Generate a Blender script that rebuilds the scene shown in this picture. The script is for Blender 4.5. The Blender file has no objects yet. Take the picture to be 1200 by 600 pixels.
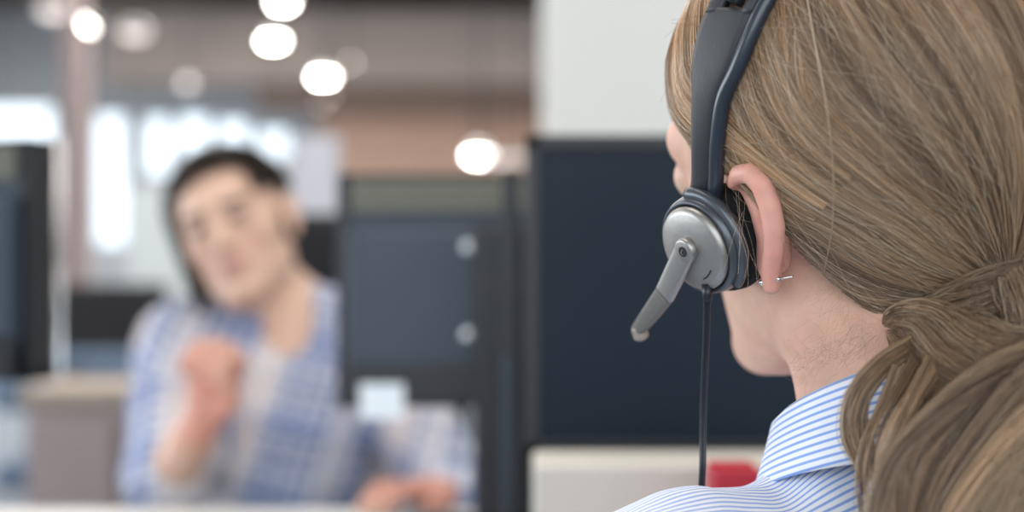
import bpy, bmesh, math
import numpy as np
from mathutils import Vector, Matrix, noise as mnoise

# ------------------------------------------------------------------ camera, world, light
SC = bpy.context.scene
COL = SC.collection
CZ = 1.08
FPX = 50.0 / 36.0 * 1200.0
cam = bpy.data.cameras.new('camera')
cam.lens = 50.0
cam.sensor_width = 36.0
cam.clip_start = 0.02
cam.dof.use_dof = True
cam.dof.focus_distance = 0.67
cam.dof.aperture_fstop = 3.0
cam_o = bpy.data.objects.new('camera', cam)
COL.objects.link(cam_o)
cam_o.location = (0, 0, CZ)
cam_o.rotation_euler = (math.pi / 2, 0, 0)
SC.camera = cam_o
SC.view_settings.view_transform = 'Standard'
SC.view_settings.look = 'None'
SC.view_settings.gamma = 1.0
SC.view_settings.exposure = 0.0
SC.view_settings.use_curve_mapping = False
w = bpy.data.worlds.new('sky')
SC.world = w
w.use_nodes = True
w.node_tree.nodes['Background'].inputs[0].default_value = (0.80, 0.91, 1.0, 1)
w.node_tree.nodes['Background'].inputs[1].default_value = 2.2
SC.cycles.max_bounces = 6
SC.cycles.diffuse_bounces = 3
SC.cycles.glossy_bounces = 3
SC.cycles.sample_clamp_indirect = 4.0
SC.cycles.sample_clamp_direct = 0.0


def area(name, loc, rot, sx, sy, power, col):
    l = bpy.data.lights.new(name, 'AREA')
    l.shape = 'RECTANGLE'
    l.size = sx
    l.size_y = sy
    l.energy = power
    l.color = col
    o = bpy.data.objects.new(name, l)
    COL.objects.link(o)
    o.location = loc
    o.rotation_euler = [math.radians(a) for a in rot]
    return o


# added fill lights: daylight at unseen wall openings, soft light below the ceiling
area('window_daylight', (-0.3, -2.9, 1.9), (90, 0, 0), 5.0, 2.2, 75, (0.93, 0.97, 1.0))
area('window_daylight', (-5.8, 2.5, 2.0), (90, 0, -90), 6.0, 2.2, 230, (0.88, 0.95, 1.0))
area('ceiling_panel_light', (0.4, 1.0, 3.5), (0, 0, 0), 3.4, 1.6, 75, (1.0, 0.96, 0.90))
area('ceiling_panel_light', (-1.5, 4.0, 3.6), (0, 0, 0), 5.0, 1.6, 100, (1.0, 0.96, 0.90))
area('ceiling_panel_light', (-2.0, 10.0, 3.6), (0, 0, 0), 6.0, 3.0, 460, (1.0, 0.95, 0.90))  # added to brighten the far end, no panel there


# ------------------------------------------------------------------ helpers
def P(px, py, d):
    return np.array([(px - 600.0) / FPX * d, d, CZ + (300.0 - py) / FPX * d])


def mat(name, col, rough=0.5, metal=0.0, emit=None, es=0.0, noise=0.0, nscale=20.0, bump=0.0, attr=None,
        spec=0.5, sss=0.0, coat=0.0, aniso=0.0, alpha=1.0, trans=0.0):
    m = bpy.data.materials.new(name)
    m.use_nodes = True
    nt = m.node_tree
    b = nt.nodes['Principled BSDF']
    b.inputs['Base Color'].default_value = (*col, 1)
    b.inputs['Roughness'].default_value = rough
    b.inputs['Metallic'].default_value = metal
    b.inputs['Specular IOR Level'].default_value = spec
    b.inputs['Coat Weight'].default_value = coat
    b.inputs['Transmission Weight'].default_value = trans
    if sss:
        b.inputs['Subsurface Weight'].default_value = sss
        b.inputs['Subsurface Radius'].default_value = (1.0, 0.35, 0.2)
        b.inputs['Subsurface Scale'].default_value = 0.006
    if emit:
        b.inputs['Emission Color'].default_value = (*emit, 1)
        b.inputs['Emission Strength'].default_value = es
    src = None
    if attr:
        a = nt.nodes.new('ShaderNodeAttribute')
        a.attribute_name = attr
        src = a.outputs['Color']
    if noise or bump:
        tc = nt.nodes.new('ShaderNodeTexCoord')
        nz = nt.nodes.new('ShaderNodeTexNoise')
        nz.inputs['Scale'].default_value = nscale
        nz.inputs['Detail'].default_value = 6
        nt.links.new(tc.outputs['Object'], nz.inputs['Vector'])
        if noise:
            mx = nt.nodes.new('ShaderNodeMix')
            mx.data_type = 'RGBA'
            mx.blend_type = 'MULTIPLY'
            mx.inputs[0].default_value = 1.0
            rp = nt.nodes.new('ShaderNodeMapRange')
            rp.inputs[1].default_value = 0.3
            rp.inputs[2].default_value = 0.7
            rp.inputs[3].default_value = 1.0 - noise
            rp.inputs[4].default_value = 1.0
            nt.links.new(nz.outputs['Fac'], rp.inputs[0])
            nt.links.new(rp.outputs[0], mx.inputs[7])
            if src:
                nt.links.new(src, mx.inputs[6])
            else:
                mx.inputs[6].default_value = (*col, 1)
            src = mx.outputs[2]
        if bump:
            bp = nt.nodes.new('ShaderNodeBump')
            bp.inputs['Strength'].default_value = bump
            bp.inputs['Distance'].default_value = 0.002
            nt.links.new(nz.outputs['Fac'], bp.inputs['Height'])
            nt.links.new(bp.outputs[0], b.inputs['Normal'])
    if src:
        nt.links.new(src, b.inputs['Base Color'])
    return m


def link_mesh(name, me, m, parent=None, smooth=True):
    if smooth:
        me.polygons.foreach_set('use_smooth', np.ones(len(me.polygons), bool))
    me.update()
    if m is not None:
        me.materials.append(m)
    o = bpy.data.objects.new(name, me)
    COL.objects.link(o)
    if parent is not None:
        o.parent = parent
        o.matrix_parent_inverse = parent.matrix_basis.inverted()
    return o


def np_mesh(name, V, F, m, parent=None, smooth=True, cols=None, uv=None):
    """V (n,3) float, F (k,3|4) int"""
    V = np.asarray(V, np.float32)
    F = np.asarray(F, np.int32)
    k, s = F.shape
    me = bpy.data.meshes.new(name)
    me.vertices.add(len(V))
    me.vertices.foreach_set('co', V.ravel())
    me.loops.add(k * s)
    me.loops.foreach_set('vertex_index', F.ravel())
    me.polygons.add(k)
    me.polygons.foreach_set('loop_start', np.arange(0, k * s, s, dtype=np.int32))
    me.update(calc_edges=True)
    if cols is not None:
        ca = me.color_attributes.new('Col', 'FLOAT_COLOR', 'POINT')
        c4 = np.ones((len(V), 4), np.float32)
        c4[:, :3] = cols
        ca.data.foreach_set('color', c4.ravel())
    if uv is not None:
        u = me.uv_layers.new(name='UVMap')
        u.data.foreach_set('uv', np.asarray(uv, np.float32)[F.ravel()].ravel())
    return link_mesh(name, me, m, parent, smooth)


def bm_obj(name, bm, m, parent=None, smooth=False):
    me = bpy.data.meshes.new(name)
    bmesh.ops.recalc_face_normals(bm, faces=bm.faces)
    bm.to_mesh(me)
    bm.free()
    o = link_mesh(name, me, m, parent, smooth)
    if smooth:
        me.shade_smooth() if hasattr(me, 'shade_smooth') else None
    return o


def add_box(bm, c, s, bev=0.0, rz=0.0, rot=None):
    r = bmesh.ops.create_cube(bm, size=1.0)
    vs = r['verts']
    bmesh.ops.scale(bm, vec=s, verts=vs)
    if bev:
        es = list({e for v in vs for e in v.link_edges})
        rb = bmesh.ops.bevel(bm, geom=es, offset=bev, segments=3, affect='EDGES', profile=0.5)
        vs = list({v for f in rb['faces'] for v in f.verts} | {v for v in vs if v.is_valid})
    M = Matrix.Translation(c)
    if rot is not None:
        M = M @ rot
    elif rz:
        M = M @ Matrix.Rotation(rz, 4, 'Z')
    bmesh.ops.transform(bm, matrix=M, verts=vs)


def box(name, c, s, m, parent=None, bev=0.0, rz=0.0):
    bm = bmesh.new()
    add_box(bm, c, s, bev, rz)
    return bm_obj(name, bm, m, parent)


def tag(o, label=None, cat=None, group=None, kind=None):
    if label:
        o['label'] = label
    if cat:
        o['category'] = cat
    if group:
        o['group'] = group
    if kind:
        o['kind'] = kind
    return o


def thing(name, label, cat, loc=(0, 0, 0), rz=0.0, group=None):
    o = bpy.data.objects.new(name, None)
    o.empty_display_size = 0.05
    COL.objects.link(o)
    o.location = loc
    o.rotation_euler = (0, 0, rz)
    bpy.context.view_layer.update()
    return tag(o, label, cat, group)


def local_box(name, c, s, m, parent, bev=0.0):
    """box placed in the parent's own frame"""
    o = box(name, c, s, m, None, bev)
    o.parent = parent
    return o


def local_bm(name, bm, m, parent, smooth=False):
    o = bm_obj(name, bm, m, None, smooth)
    o.parent = parent
    return o


def catmull(pts, n):
    """dense centripetal-free Catmull-Rom through pts (k,c) -> (n,c)"""
    p = np.asarray(pts, float)
    k = len(p)
    if k == 2:
        t = np.linspace(0, 1, n)[:, None]
        return p[0] * (1 - t) + p[1] * t
    pe = np.vstack([2 * p[0] - p[1], p, 2 * p[-1] - p[-2]])
    t = np.linspace(0, k - 1 - 1e-6, n)
    i = t.astype(int)
    f = (t - i)[:, None]
    a, b, c, d = pe[i], pe[i + 1], pe[i + 2], pe[i + 3]
    return 0.5 * (2 * b + (c - a) * f + (2 * a - 5 * b + 4 * c - d) * f ** 2 + (3 * b - a - 3 * c + d) * f ** 3)


def tube_arrays(pts, rad, sides=10, caps=True, squash=None, up=None):
    """tube around path pts (n,3) with radius rad (n,)"""
    pts = np.asarray(pts, float)
    n = len(pts)
    rad = np.broadcast_to(np.asarray(rad, float), (n,))
    T = np.gradient(pts, axis=0)
    T /= np.linalg.norm(T, axis=1)[:, None] + 1e-12
    N = np.zeros_like(T)
    ref = np.array([0.0, 0.0, 1.0]) if up is None else np.asarray(up, float)
    if up is None and abs(T[0] @ ref) > 0.9:
        ref = np.array([1.0, 0, 0])
    v = ref - T[0] * (T[0] @ ref)
    N[0] = v / np.linalg.norm(v)
    for i in range(1, n):
        v = (N[i - 1] if up is None else ref)
        v = v - T[i] * (T[i] @ v)
        N[i] = v / (np.linalg.norm(v) + 1e-12)
    B = np.cross(T, N)
    a = np.linspace(0, 2 * np.pi, sides, endpoint=False)
    sq = 1.0 if squash is None else squash
    ring = (np.cos(a)[None, :, None] * N[:, None] + sq * np.sin(a)[None, :, None] * B[:, None]) * rad[:, None, None]
    V = (pts[:, None] + ring).reshape(-1, 3)
    F = []
    for i in range(n - 1):
        for j in range(sides):
            j2 = (j + 1) % sides
            F.append((i * sides + j, i * sides + j2, (i + 1) * sides + j2, (i + 1) * sides + j))
    if caps:
        V = np.vstack([V, pts[:1], pts[-1:]])
        c0, c1 = n * sides, n * sides + 1
        for j in range(sides):
            j2 = (j + 1) % sides
            F.append((c0, j2, j, j))
            F.append((c1, (n - 1) * sides + j, (n - 1) * sides + j2, (n - 1) * sides + j2))
    return V, F


def arrays_obj(name, parts, m, parent=None, smooth=True):
    bm = bmesh.new()
    for V, F in parts:
        vs = [bm.verts.new(v) for v in V]
        for f in F:
            idx = list(dict.fromkeys(f))
            if len(idx) >= 3:
                try:
                    bm.faces.new([vs[i] for i in idx])
                except ValueError:
                    pass
    return bm_obj(name, bm, m, parent, smooth)


def lathe_arrays(prof, c, axis, seg=48, ex=1.0, ey=1.0, xdir=None):
    """prof: list of (r, h) along axis from centre c"""
    axis = np.asarray(axis, float)
    axis = axis / np.linalg.norm(axis)
    x = (np.array([0, 0, 1.0]) if abs(axis[2]) < .95 else np.array([1.0, 0, 0])) if xdir is None else np.asarray(xdir, float)
    x = x - axis * (x @ axis)
    x /= np.linalg.norm(x)
    y = np.cross(axis, x)
    a = np.linspace(0, 2 * np.pi, seg, endpoint=False)
    V = []
    for r, h in prof:
        V.append(np.asarray(c) + axis * h + r * (ex * np.cos(a)[:, None] * x + ey * np.sin(a)[:, None] * y))
    V = np.vstack(V)
    F = []
    for i in range(len(prof) - 1):
        for j in range(seg):
            j2 = (j + 1) % seg
            F.append((i * seg + j, i * seg + j2, (i + 1) * seg + j2, (i + 1) * seg + j))
    F.append(tuple(range(seg)))
    F.append(tuple((len(prof) - 1) * seg + j for j in range(seg))[::-1])
    return V, F


def lower_clothes(person, hip, legs, fdir, z0):
    """dark trousers and shoes over the seated legs"""
    def trou(p):
        d = s_ell(p, hip, (.155, .155, .13))
        for kn, ft in legs:
            d = smin(d, s_chain(p, [hip + (kn - hip) * .1, kn, ft + np.array([0, 0, .03])], [.107, .080, .062]), .04)
        return d + .003 * vnoise(p * 22, 12)

    pts = np.array([hip] + [k_ for kf in legs for k_ in kf])
    lo, hi = pts.min(0) - .26, pts.max(0) + .26
    V_, F_ = surface(trou, grid_axis([(lo[0], hi[0], .011)]), grid_axis([(lo[1], hi[1], .011)]), grid_axis([(0, z0, .011)]))
    np_mesh('trousers', V_, F_, M['fabric_dark'], person)
    for kn, ft in legs:
        def shoe(p):
            d = smin(s_cone(p, ft, ft + fdir * .16 + np.array([0, 0, -.018]), .056, .044), s_cone(p, ft, ft + np.array([0, 0, .05]), .055, .050), .02)
            return smax(d, .004 - p[:, 2], .004)
        V_, F_ = surface(shoe, grid_axis([(ft[0] - .26, ft[0] + .26, .008)]), grid_axis([(ft[1] - .26, ft[1] + .26, .008)]), grid_axis([(-.02, .2, .008)]))
        np_mesh('shoe', V_, F_, M['black'], person)


# ---- signed-distance sculpting (one continuous skin per figure)
def s_ell(p, c, r, R=None):
    q = p - np.asarray(c)
    if R is not None:
        q = q @ np.asarray(R).T       # rows of R = local axes
    r = np.asarray(r)
    k0 = np.linalg.norm(q / r, axis=1)
    k1 = np.linalg.norm(q / (r * r), axis=1) + 1e-9
    return k0 * (k0 - 1) / k1


def s_cone(p, a, b, ra, rb):
    a = np.asarray(a, float)
    b = np.asarray(b, float)
    ab = b - a
    t = np.clip(((p - a) @ ab) / (ab @ ab), 0, 1)
    return np.linalg.norm(p - a - t[:, None] * ab, axis=1) - (ra + (rb - ra) * t)


def s_chain(p, pts, rads):
    d = np.full(len(p), 1e3)
    for i in range(len(pts) - 1):
        d = np.minimum(d, s_cone(p, pts[i], pts[i + 1], rads[i], rads[i + 1]))
    return d


def s_box(p, c, h, r, R=None):
    q = p - np.asarray(c)
    if R is not None:
        q = q @ np.asarray(R).T
    q = np.abs(q) - (np.asarray(h) - r)
    return np.linalg.norm(np.maximum(q, 0), axis=1) + np.minimum(q.max(1), 0) - r


def smin(a, b, k):
    h = np.clip(0.5 + 0.5 * (b - a) / k, 0, 1)
    return b * (1 - h) + a * h - k * h * (1 - h)


def smax(a, b, k):
    return -smin(-a, -b, k)


def grid_axis(segs):
    out = [segs[0][0]]
    for a, b, h in segs:
        n = max(1, int(round((b - a) / h)))
        out += list(np.linspace(a, b, n + 1)[1:])
    return np.array(out)


def surface(field, ax, ay, az, blk=6):
    def pad(a):
        while (len(a) - 1) % blk:
            a = np.append(a, 2 * a[-1] - a[-2])
        return a
    ax, ay, az = pad(ax), pad(ay), pad(az)
    nx, ny, nz = len(ax), len(ay), len(az)

    def mids(a):
        e = a[::blk]
        return (e[1:] + e[:-1]) / 2, (e[1:] - e[:-1]) / 2
    (mx, hx), (my, hy), (mz, hz) = mids(ax), mids(ay), mids(az)
    G = np.stack(np.meshgrid(mx, my, mz, indexing='ij'), -1).reshape(-1, 3)
    Hd = np.sqrt(hx[:, None, None] ** 2 + hy[None, :, None] ** 2 + hz[None, None, :] ** 2)
    cv = np.concatenate([field(G[i:i + 200000]) for i in range(0, len(G), 200000)]).reshape(Hd.shape)
    act = np.abs(cv) < 1.5 * Hd
    val = np.empty((nx, ny, nz), np.float32)
    cells = np.repeat(np.repeat(np.repeat(cv, blk, 0), blk, 1), blk, 2)
    val[:-1, :-1, :-1] = cells
    val[-1] = 1
    val[:, -1] = 1
    val[:, :, -1] = 1
    pm = np.zeros((nx, ny, nz), bool)
    ac = np.repeat(np.repeat(np.repeat(act, blk, 0), blk, 1), blk, 2)
    for dx in (0, 1):
        for dy in (0, 1):
            for dz in (0, 1):
                pm[dx:nx - 1 + dx, dy:ny - 1 + dy, dz:nz - 1 + dz] |= ac
    I = np.argwhere(pm)
    for i in range(0, len(I), 300000):
        J = I[i:i + 300000]
        pts = np.stack([ax[J[:, 0]], ay[J[:, 1]], az[J[:, 2]]], 1)
        val[J[:, 0], J[:, 1], J[:, 2]] = field(pts)
    S = val < 0
    c = [S[dx:nx - 1 + dx, dy:ny - 1 + dy, dz:nz - 1 + dz] for dx in (0, 1) for dy in (0, 1) for dz in (0, 1)]
    cnt = np.sum(c, axis=0)
    cell = (cnt > 0) & (cnt < 8) & ac
    C = np.argwhere(cell)
    idx = -np.ones(cell.shape, np.int64)
    idx[cell] = np.arange(len(C))
    acc = np.zeros((len(C), 3))
    num = np.zeros(len(C))
    A = (ax, ay, az)
    corners = [(dx, dy, dz) for dx in (0, 1) for dy in (0, 1) for dz in (0, 1)]
    for a in corners:
        for k in range(3):
            if a[k]:
                continue
            b = list(a)
            b[k] = 1
            va = val[C[:, 0] + a[0], C[:, 1] + a[1], C[:, 2] + a[2]].astype(float)
            vb = val[C[:, 0] + b[0], C[:, 1] + b[1], C[:, 2] + b[2]].astype(float)
            m = (va < 0) != (vb < 0)
            t = np.where(m, va / np.where(m, va - vb, 1), 0)
            pa = np.stack([A[j][C[:, j] + a[j]] for j in range(3)], 1)
            pb = np.stack([A[j][C[:, j] + b[j]] for j in range(3)], 1)
            acc += np.where(m[:, None], pa + t[:, None] * (pb - pa), 0)
            num += m
    V = acc / num[:, None]
    quads = []
    for k in range(3):
        u, v = [(1, 2), (2, 0), (0, 1)][k]
        sl0 = [slice(None)] * 3
        sl1 = [slice(None)] * 3
        sl0[k] = slice(0, -1)
        sl1[k] = slice(1, None)
        sa, sb = S[tuple(sl0)], S[tuple(sl1)]
        E = np.argwhere(sa != sb)
        E = E[(E[:, u] > 0) & (E[:, v] > 0) & (E[:, u] < S.shape[u] - 1) & (E[:, v] < S.shape[v] - 1)]
        flip = sa[E[:, 0], E[:, 1], E[:, 2]]

        def at(du, dv):
            Q = E.copy()
            Q[:, u] -= du
            Q[:, v] -= dv
            return idx[Q[:, 0], Q[:, 1], Q[:, 2]]
        q = np.stack([at(1, 1), at(0, 1), at(0, 0), at(1, 0)], 1)
        q[~flip] = q[~flip][:, ::-1]
        quads.append(q[(q >= 0).all(1)])
    return V, np.vstack(quads)


def vnoise(p, seed=0):
    """smooth value noise for (n,3) points"""
    p = np.asarray(p, float) + seed * 17.31
    i = np.floor(p).astype(np.int64)
    f = p - i
    f = f * f * (3 - 2 * f)
    out = 0
    for dx in (0, 1):
        for dy in (0, 1):
            for dz in (0, 1):
                h = ((i[:, 0] + dx) * 73856093) ^ ((i[:, 1] + dy) * 19349663) ^ ((i[:, 2] + dz) * 83492791)
                h = (h * 2654435761) & 0xffffffff
                h = ((h ^ (h >> 15)) * 2246822519) & 0xffffffff
                r = ((h ^ (h >> 13)) & 0xffff) / 65535.0
                wgt = (f[:, 0] if dx else 1 - f[:, 0]) * (f[:, 1] if dy else 1 - f[:, 1]) * (f[:, 2] if dz else 1 - f[:, 2])
                out = out + r * wgt
    return out * 2 - 1


def noise1(x, seed):
    x = np.asarray(x, float)
    z = np.zeros_like(x)
    return vnoise(np.stack([x.ravel(), z.ravel() + seed * 3.7, z.ravel() + 0.5], 1), seed).reshape(x.shape)


def strands(name, S, rad, cols, m, parent=None, extra=None):
    """S (n,m,3) strand paths, rad (n,m), cols (n,3) or (n,m,3): thin three-sided hairs in one mesh"""
    n, mm, _ = S.shape
    T = np.gradient(S, axis=1)
    T /= np.linalg.norm(T, axis=2, keepdims=True) + 1e-12
    ref = np.array([0.37, -0.81, 0.45])
    N = ref - T * (T @ ref)[..., None]
    N /= np.linalg.norm(N, axis=2, keepdims=True) + 1e-12
    B = np.cross(T, N)
    V = np.empty((n, mm, 3, 3), np.float32)
    for k in range(3):
        a = 2 * np.pi * k / 3
        V[:, :, k] = S + rad[..., None] * (math.cos(a) * N + math.sin(a) * B)
    base = (np.arange(n)[:, None] * mm + np.arange(mm - 1)[None]) * 3
    F = []
    for k in range(3):
        k2 = (k + 1) % 3
        F.append(np.stack([base + k, base + k2, base + 3 + k2, base + 3 + k], -1).reshape(-1, 4))
    F = np.vstack(F)
    if cols.ndim == 2:
        cols = np.repeat(cols[:, None], mm, 1)
    C = np.repeat(cols[:, :, None], 3, 2).reshape(-1, 3)
    V = V.reshape(-1, 3)
    if extra is not None:
        eV, eF, eC = extra
        F = np.vstack([F, np.asarray(eF) + len(V)])
        V = np.vstack([V, eV])
        C = np.vstack([C, eC])
    return np_mesh(name, V, F, m, parent, True, cols=C)


def frame(yaw, pitch, roll, face_cam=False):
    """rows: forward, left, up"""
    y, p, r = [math.radians(a) for a in (yaw, pitch, roll)]
    s = -1 if face_cam else 1
    f = np.array([-math.sin(y), s * math.cos(y), 0])
    u = np.array([0, 0, 1.0])
    l = np.cross(u, f)
    f, u = f * math.cos(p) + u * math.sin(p), u * math.cos(p) - f * math.sin(p)
    l, u = l * math.cos(r) - u * math.sin(r), u * math.cos(r) + l * math.sin(r)
    return np.array([f, l, u])


def head_field(q, wide=1.0, nose=1.0):
    """head in its own frame: x forward, y left, z up; origin between the ear canals"""
    a = np.abs(q[:, 1])
    m = q.copy()
    m[:, 1] = a
    d = s_ell(m, (-.014, 0, .042), (.094, .074, .082))
    d = smin(d, s_ell(m, (.034, 0, .012), (.058, .058, .074)), .02)
    d = smin(d, s_cone(m, (.048, .036, -.012), (.030, .048, -.010), .024, .020), .02)
    d = smin(d, s_cone(m, (.004, .049, -.050), (.078, .012, -.094), .017, .015), .035)
    d = smin(d, s_ell(m, (.045, 0, -.055), (.046, .040, .046)), .03)
    d = smin(d, s_ell(m, (.084, 0, -.094), (.014, .018, .014)), .012)
    d = smin(d, s_cone(m, (.080, 0, .040), (.080, .030, .034), .010, .012), .016)
    d = smax(d, -s_ell(m, (.106, .031, .014), (.020, .019, .013)), .012)
    d = smin(d, s_ell(m, (.080, .031, .014), (.0125, .0125, .0125)), .003)
    d = smin(d, s_cone(m, (.088, 0, .022), (.108 * nose, 0, -.018), .006, .009), .012)
    d = smin(d, s_ell(m, (.100, .010, -.022), (.009, .007, .006)), .006)
    d = smin(d, s_ell(m, (.093, 0, -.046), (.009, .022, .0055)), .006)
    d = smin(d, s_ell(m, (.091, 0, -.057), (.010, .019, .0065)), .006)
    return d


# ------------------------------------------------------------------ materials
M = {}
M['ceiling'] = mat('ceiling', (0.17, 0.12, 0.10), .8, noise=.4, nscale=3)
M['beam'] = mat('beam', (0.42, 0.35, 0.315), .8, noise=.25, nscale=1.2)
M['duct'] = mat('duct', (0.36, 0.25, 0.20), .7)
M['white_wall'] = mat('white_wall', (0.74, 0.735, 0.71), .9, noise=.03, nscale=2)
M['grey_wall'] = mat('grey_wall', (0.62, 0.65, 0.64), .9, noise=.05, nscale=2)
M['pale_wall'] = mat('pale_wall', (0.74, 0.78, 0.83), .9, noise=.15, nscale=1.0)
M['floor'] = mat('floor', (0.20, 0.23, 0.27), .8, noise=.2, nscale=30)
M['column'] = mat('column', (0.34, 0.26, 0.25), .8, noise=.15, nscale=4)
M['slate'] = mat('slate', (0.035, 0.052, 0.080), .5, noise=.1, nscale=15)
M['slate2'] = mat('slate2', (0.030, 0.050, 0.088), .45, noise=.05, nscale=15)
M['black'] = mat('black', (0.008, 0.009, 0.013), .45)
M['screen'] = mat('screen', (0.009, 0.018, 0.030), .40, spec=.14)
M['vent'] = mat('vent', (0.21, 0.21, 0.165), .6)
M['desk'] = mat('desk', (0.78, 0.77, 0.76), .5, noise=.04, nscale=6)
M['cream'] = mat('cream', (0.63, 0.60, 0.54), .55, noise=.03, nscale=8)
M['red'] = mat('red', (0.45, 0.012, 0.03), .5)
M['wood'] = mat('wood', (0.42, 0.34, 0.27), .6, noise=.2, nscale=9)
M['mauve'] = mat('mauve', (0.36, 0.29, 0.285), .7, noise=.1, nscale=5)
M['fabric_dark'] = mat('fabric_dark', (0.022, 0.022, 0.026), .9, noise=.3, nscale=60)
M['chair_blue'] = mat('chair_blue', (0.12, 0.17, 0.25), .8, noise=.1, nscale=40)
M['board'] = mat('board', (0.56, 0.55, 0.60), .6)
M['label_white'] = mat('label_white', (0.85, 0.92, 0.98), .5)
M['metal'] = mat('metal', (0.55, 0.57, 0.60), .35, metal=.9)
M['lamp_metal'] = mat('lamp_metal', (0.5, 0.5, 0.5), .3, metal=1)
M['glow'] = mat('glow', (1, 1, 1), .5, emit=(1.0, 0.96, 0.88), es=60)
M['glow_dim'] = mat('glow_dim', (1, 1, 1), .5, emit=(1.0, 0.86, 0.78), es=9)
M['glow_pink'] = mat('glow_pink', (1, 1, 1), .5, emit=(1.0, 0.80, 0.72), es=1.6)
M['silver'] = mat('silver', (0.36, 0.345, 0.33), .42, metal=.8, noise=.05, nscale=400, bump=.05)
M['gunmetal'] = mat('gunmetal', (0.085, 0.095, 0.11), .36, metal=.5, coat=.1)
M['band'] = mat('band', (0.030, 0.032, 0.036), .55, coat=.0, noise=.1, nscale=300)
M['band_edge'] = mat('band_edge', (0.022, 0.030, 0.045), .32, coat=.2)
M['foam'] = mat('foam', (0.008, 0.009, 0.011), .95, noise=.5, nscale=500, bump=.8)
M['cable'] = mat('cable', (0.010, 0.012, 0.018), .4)
M['rubber'] = mat('rubber', (0.13, 0.12, 0.11), .5, bump=.3, nscale=300)
M['mic'] = mat('mic', (0.34, 0.29, 0.24), .35, trans=.2)
M['steel'] = mat('steel', (0.8, 0.8, 0.8), .15, metal=1)
M['print'] = mat('print', (0.01, 0.01, 0.01), .5)


def brick_material():
    m = bpy.data.materials.new('brick')
    m.use_nodes = True
    nt = m.node_tree
    b = nt.nodes['Principled BSDF']
    tc = nt.nodes.new('ShaderNodeTexCoord')
    mp = nt.nodes.new('ShaderNodeMapping')
    mp.inputs['Rotation'].default_value = (math.pi / 2, 0, 0)
    br = nt.nodes.new('ShaderNodeTexBrick')
    br.inputs['Color1'].default_value = (0.58, 0.36, 0.26, 1)
    br.inputs['Color2'].default_value = (0.48, 0.28, 0.20, 1)
    br.inputs['Mortar'].default_value = (0.60, 0.50, 0.44, 1)
    br.inputs['Scale'].default_value = 4
    nt.links.new(tc.outputs['Object'], mp.inputs[0])
    nt.links.new(mp.outputs[0], br.inputs['Vector'])
    nt.links.new(br.outputs['Color'], b.inputs['Base Color'])
    b.inputs['Roughness'].default_value = .9
    return m


M['brick'] = brick_material()


def skin_material(name):
    m = mat(name, (0.7, 0.5, 0.4), .48, attr='Col', noise=.10, nscale=90, bump=.10, sss=.12, spec=.4)
    return m


M['skin'] = skin_material('skin')
M['hair'] = mat('hair', (0.2, 0.13, 0.08), .31, attr='Col', spec=.55)
M['hair_dark'] = mat('hair_dark', (0.03, 0.02, 0.015), .5, attr='Col', spec=.4)


def stripe_material():
    m = bpy.data.materials.new('striped_cotton')
    m.use_nodes = True
    nt = m.node_tree
    b = nt.nodes['Principled BSDF']
    uv = nt.nodes.new('ShaderNodeUVMap')
    uv.uv_map = 'UVMap'
    nz = nt.nodes.new('ShaderNodeTexNoise')
    nz.inputs['Scale'].default_value = 60
    mp = nt.nodes.new('ShaderNodeSeparateXYZ')
    nt.links.new(uv.outputs[0], mp.inputs[0])
    nt.links.new(uv.outputs[0], nz.inputs['Vector'])
    # one stripe per unit of v, edges a little uneven from the weave
    ad = nt.nodes.new('ShaderNodeMath')
    ad.operation = 'MULTIPLY_ADD'
    nt.links.new(nz.outputs['Fac'], ad.inputs[0])
    ad.inputs[1].default_value = 0.05
    nt.links.new(mp.outputs[1], ad.inputs[2])
    fr = nt.nodes.new('ShaderNodeMath')
    fr.operation = 'FRACT'
    nt.links.new(ad.outputs[0], fr.inputs[0])
    ramp = nt.nodes.new('ShaderNodeValToRGB')
    e = ramp.color_ramp.elements
    e[0].position = 0.0
    e[0].color = (0.80, 0.81, 0.86, 1)
    e[1].position = 1.0
    e[1].color = (0.80, 0.81, 0.86, 1)
    for pos, c in ((.50, (0.80, 0.81, 0.86, 1)), (.60, (0.22, 0.36, 0.74, 1)), (.88, (0.24, 0.38, 0.76, 1)), (.96, (0.80, 0.81, 0.86, 1))):
        el = ramp.color_ramp.elements.new(pos)
        el.color = c
    nt.links.new(fr.outputs[0], ramp.inputs[0])
    nt.links.new(ramp.outputs[0], b.inputs['Base Color'])
    b.inputs['Roughness'].default_value = .85
    b.inputs['Sheen Weight'].default_value = .15
    wv = nt.nodes.new('ShaderNodeTexNoise')
    wv.inputs['Scale'].default_value = 1500
    tc = nt.nodes.new('ShaderNodeTexCoord')
    nt.links.new(tc.outputs['Object'], wv.inputs['Vector'])
    bp = nt.nodes.new('ShaderNodeBump')
    bp.inputs['Strength'].default_value = .25
    bp.inputs['Distance'].default_value = .0006
    nt.links.new(wv.outputs['Fac'], bp.inputs['Height'])
    nt.links.new(bp.outputs[0], b.inputs['Normal'])
    return m


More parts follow.
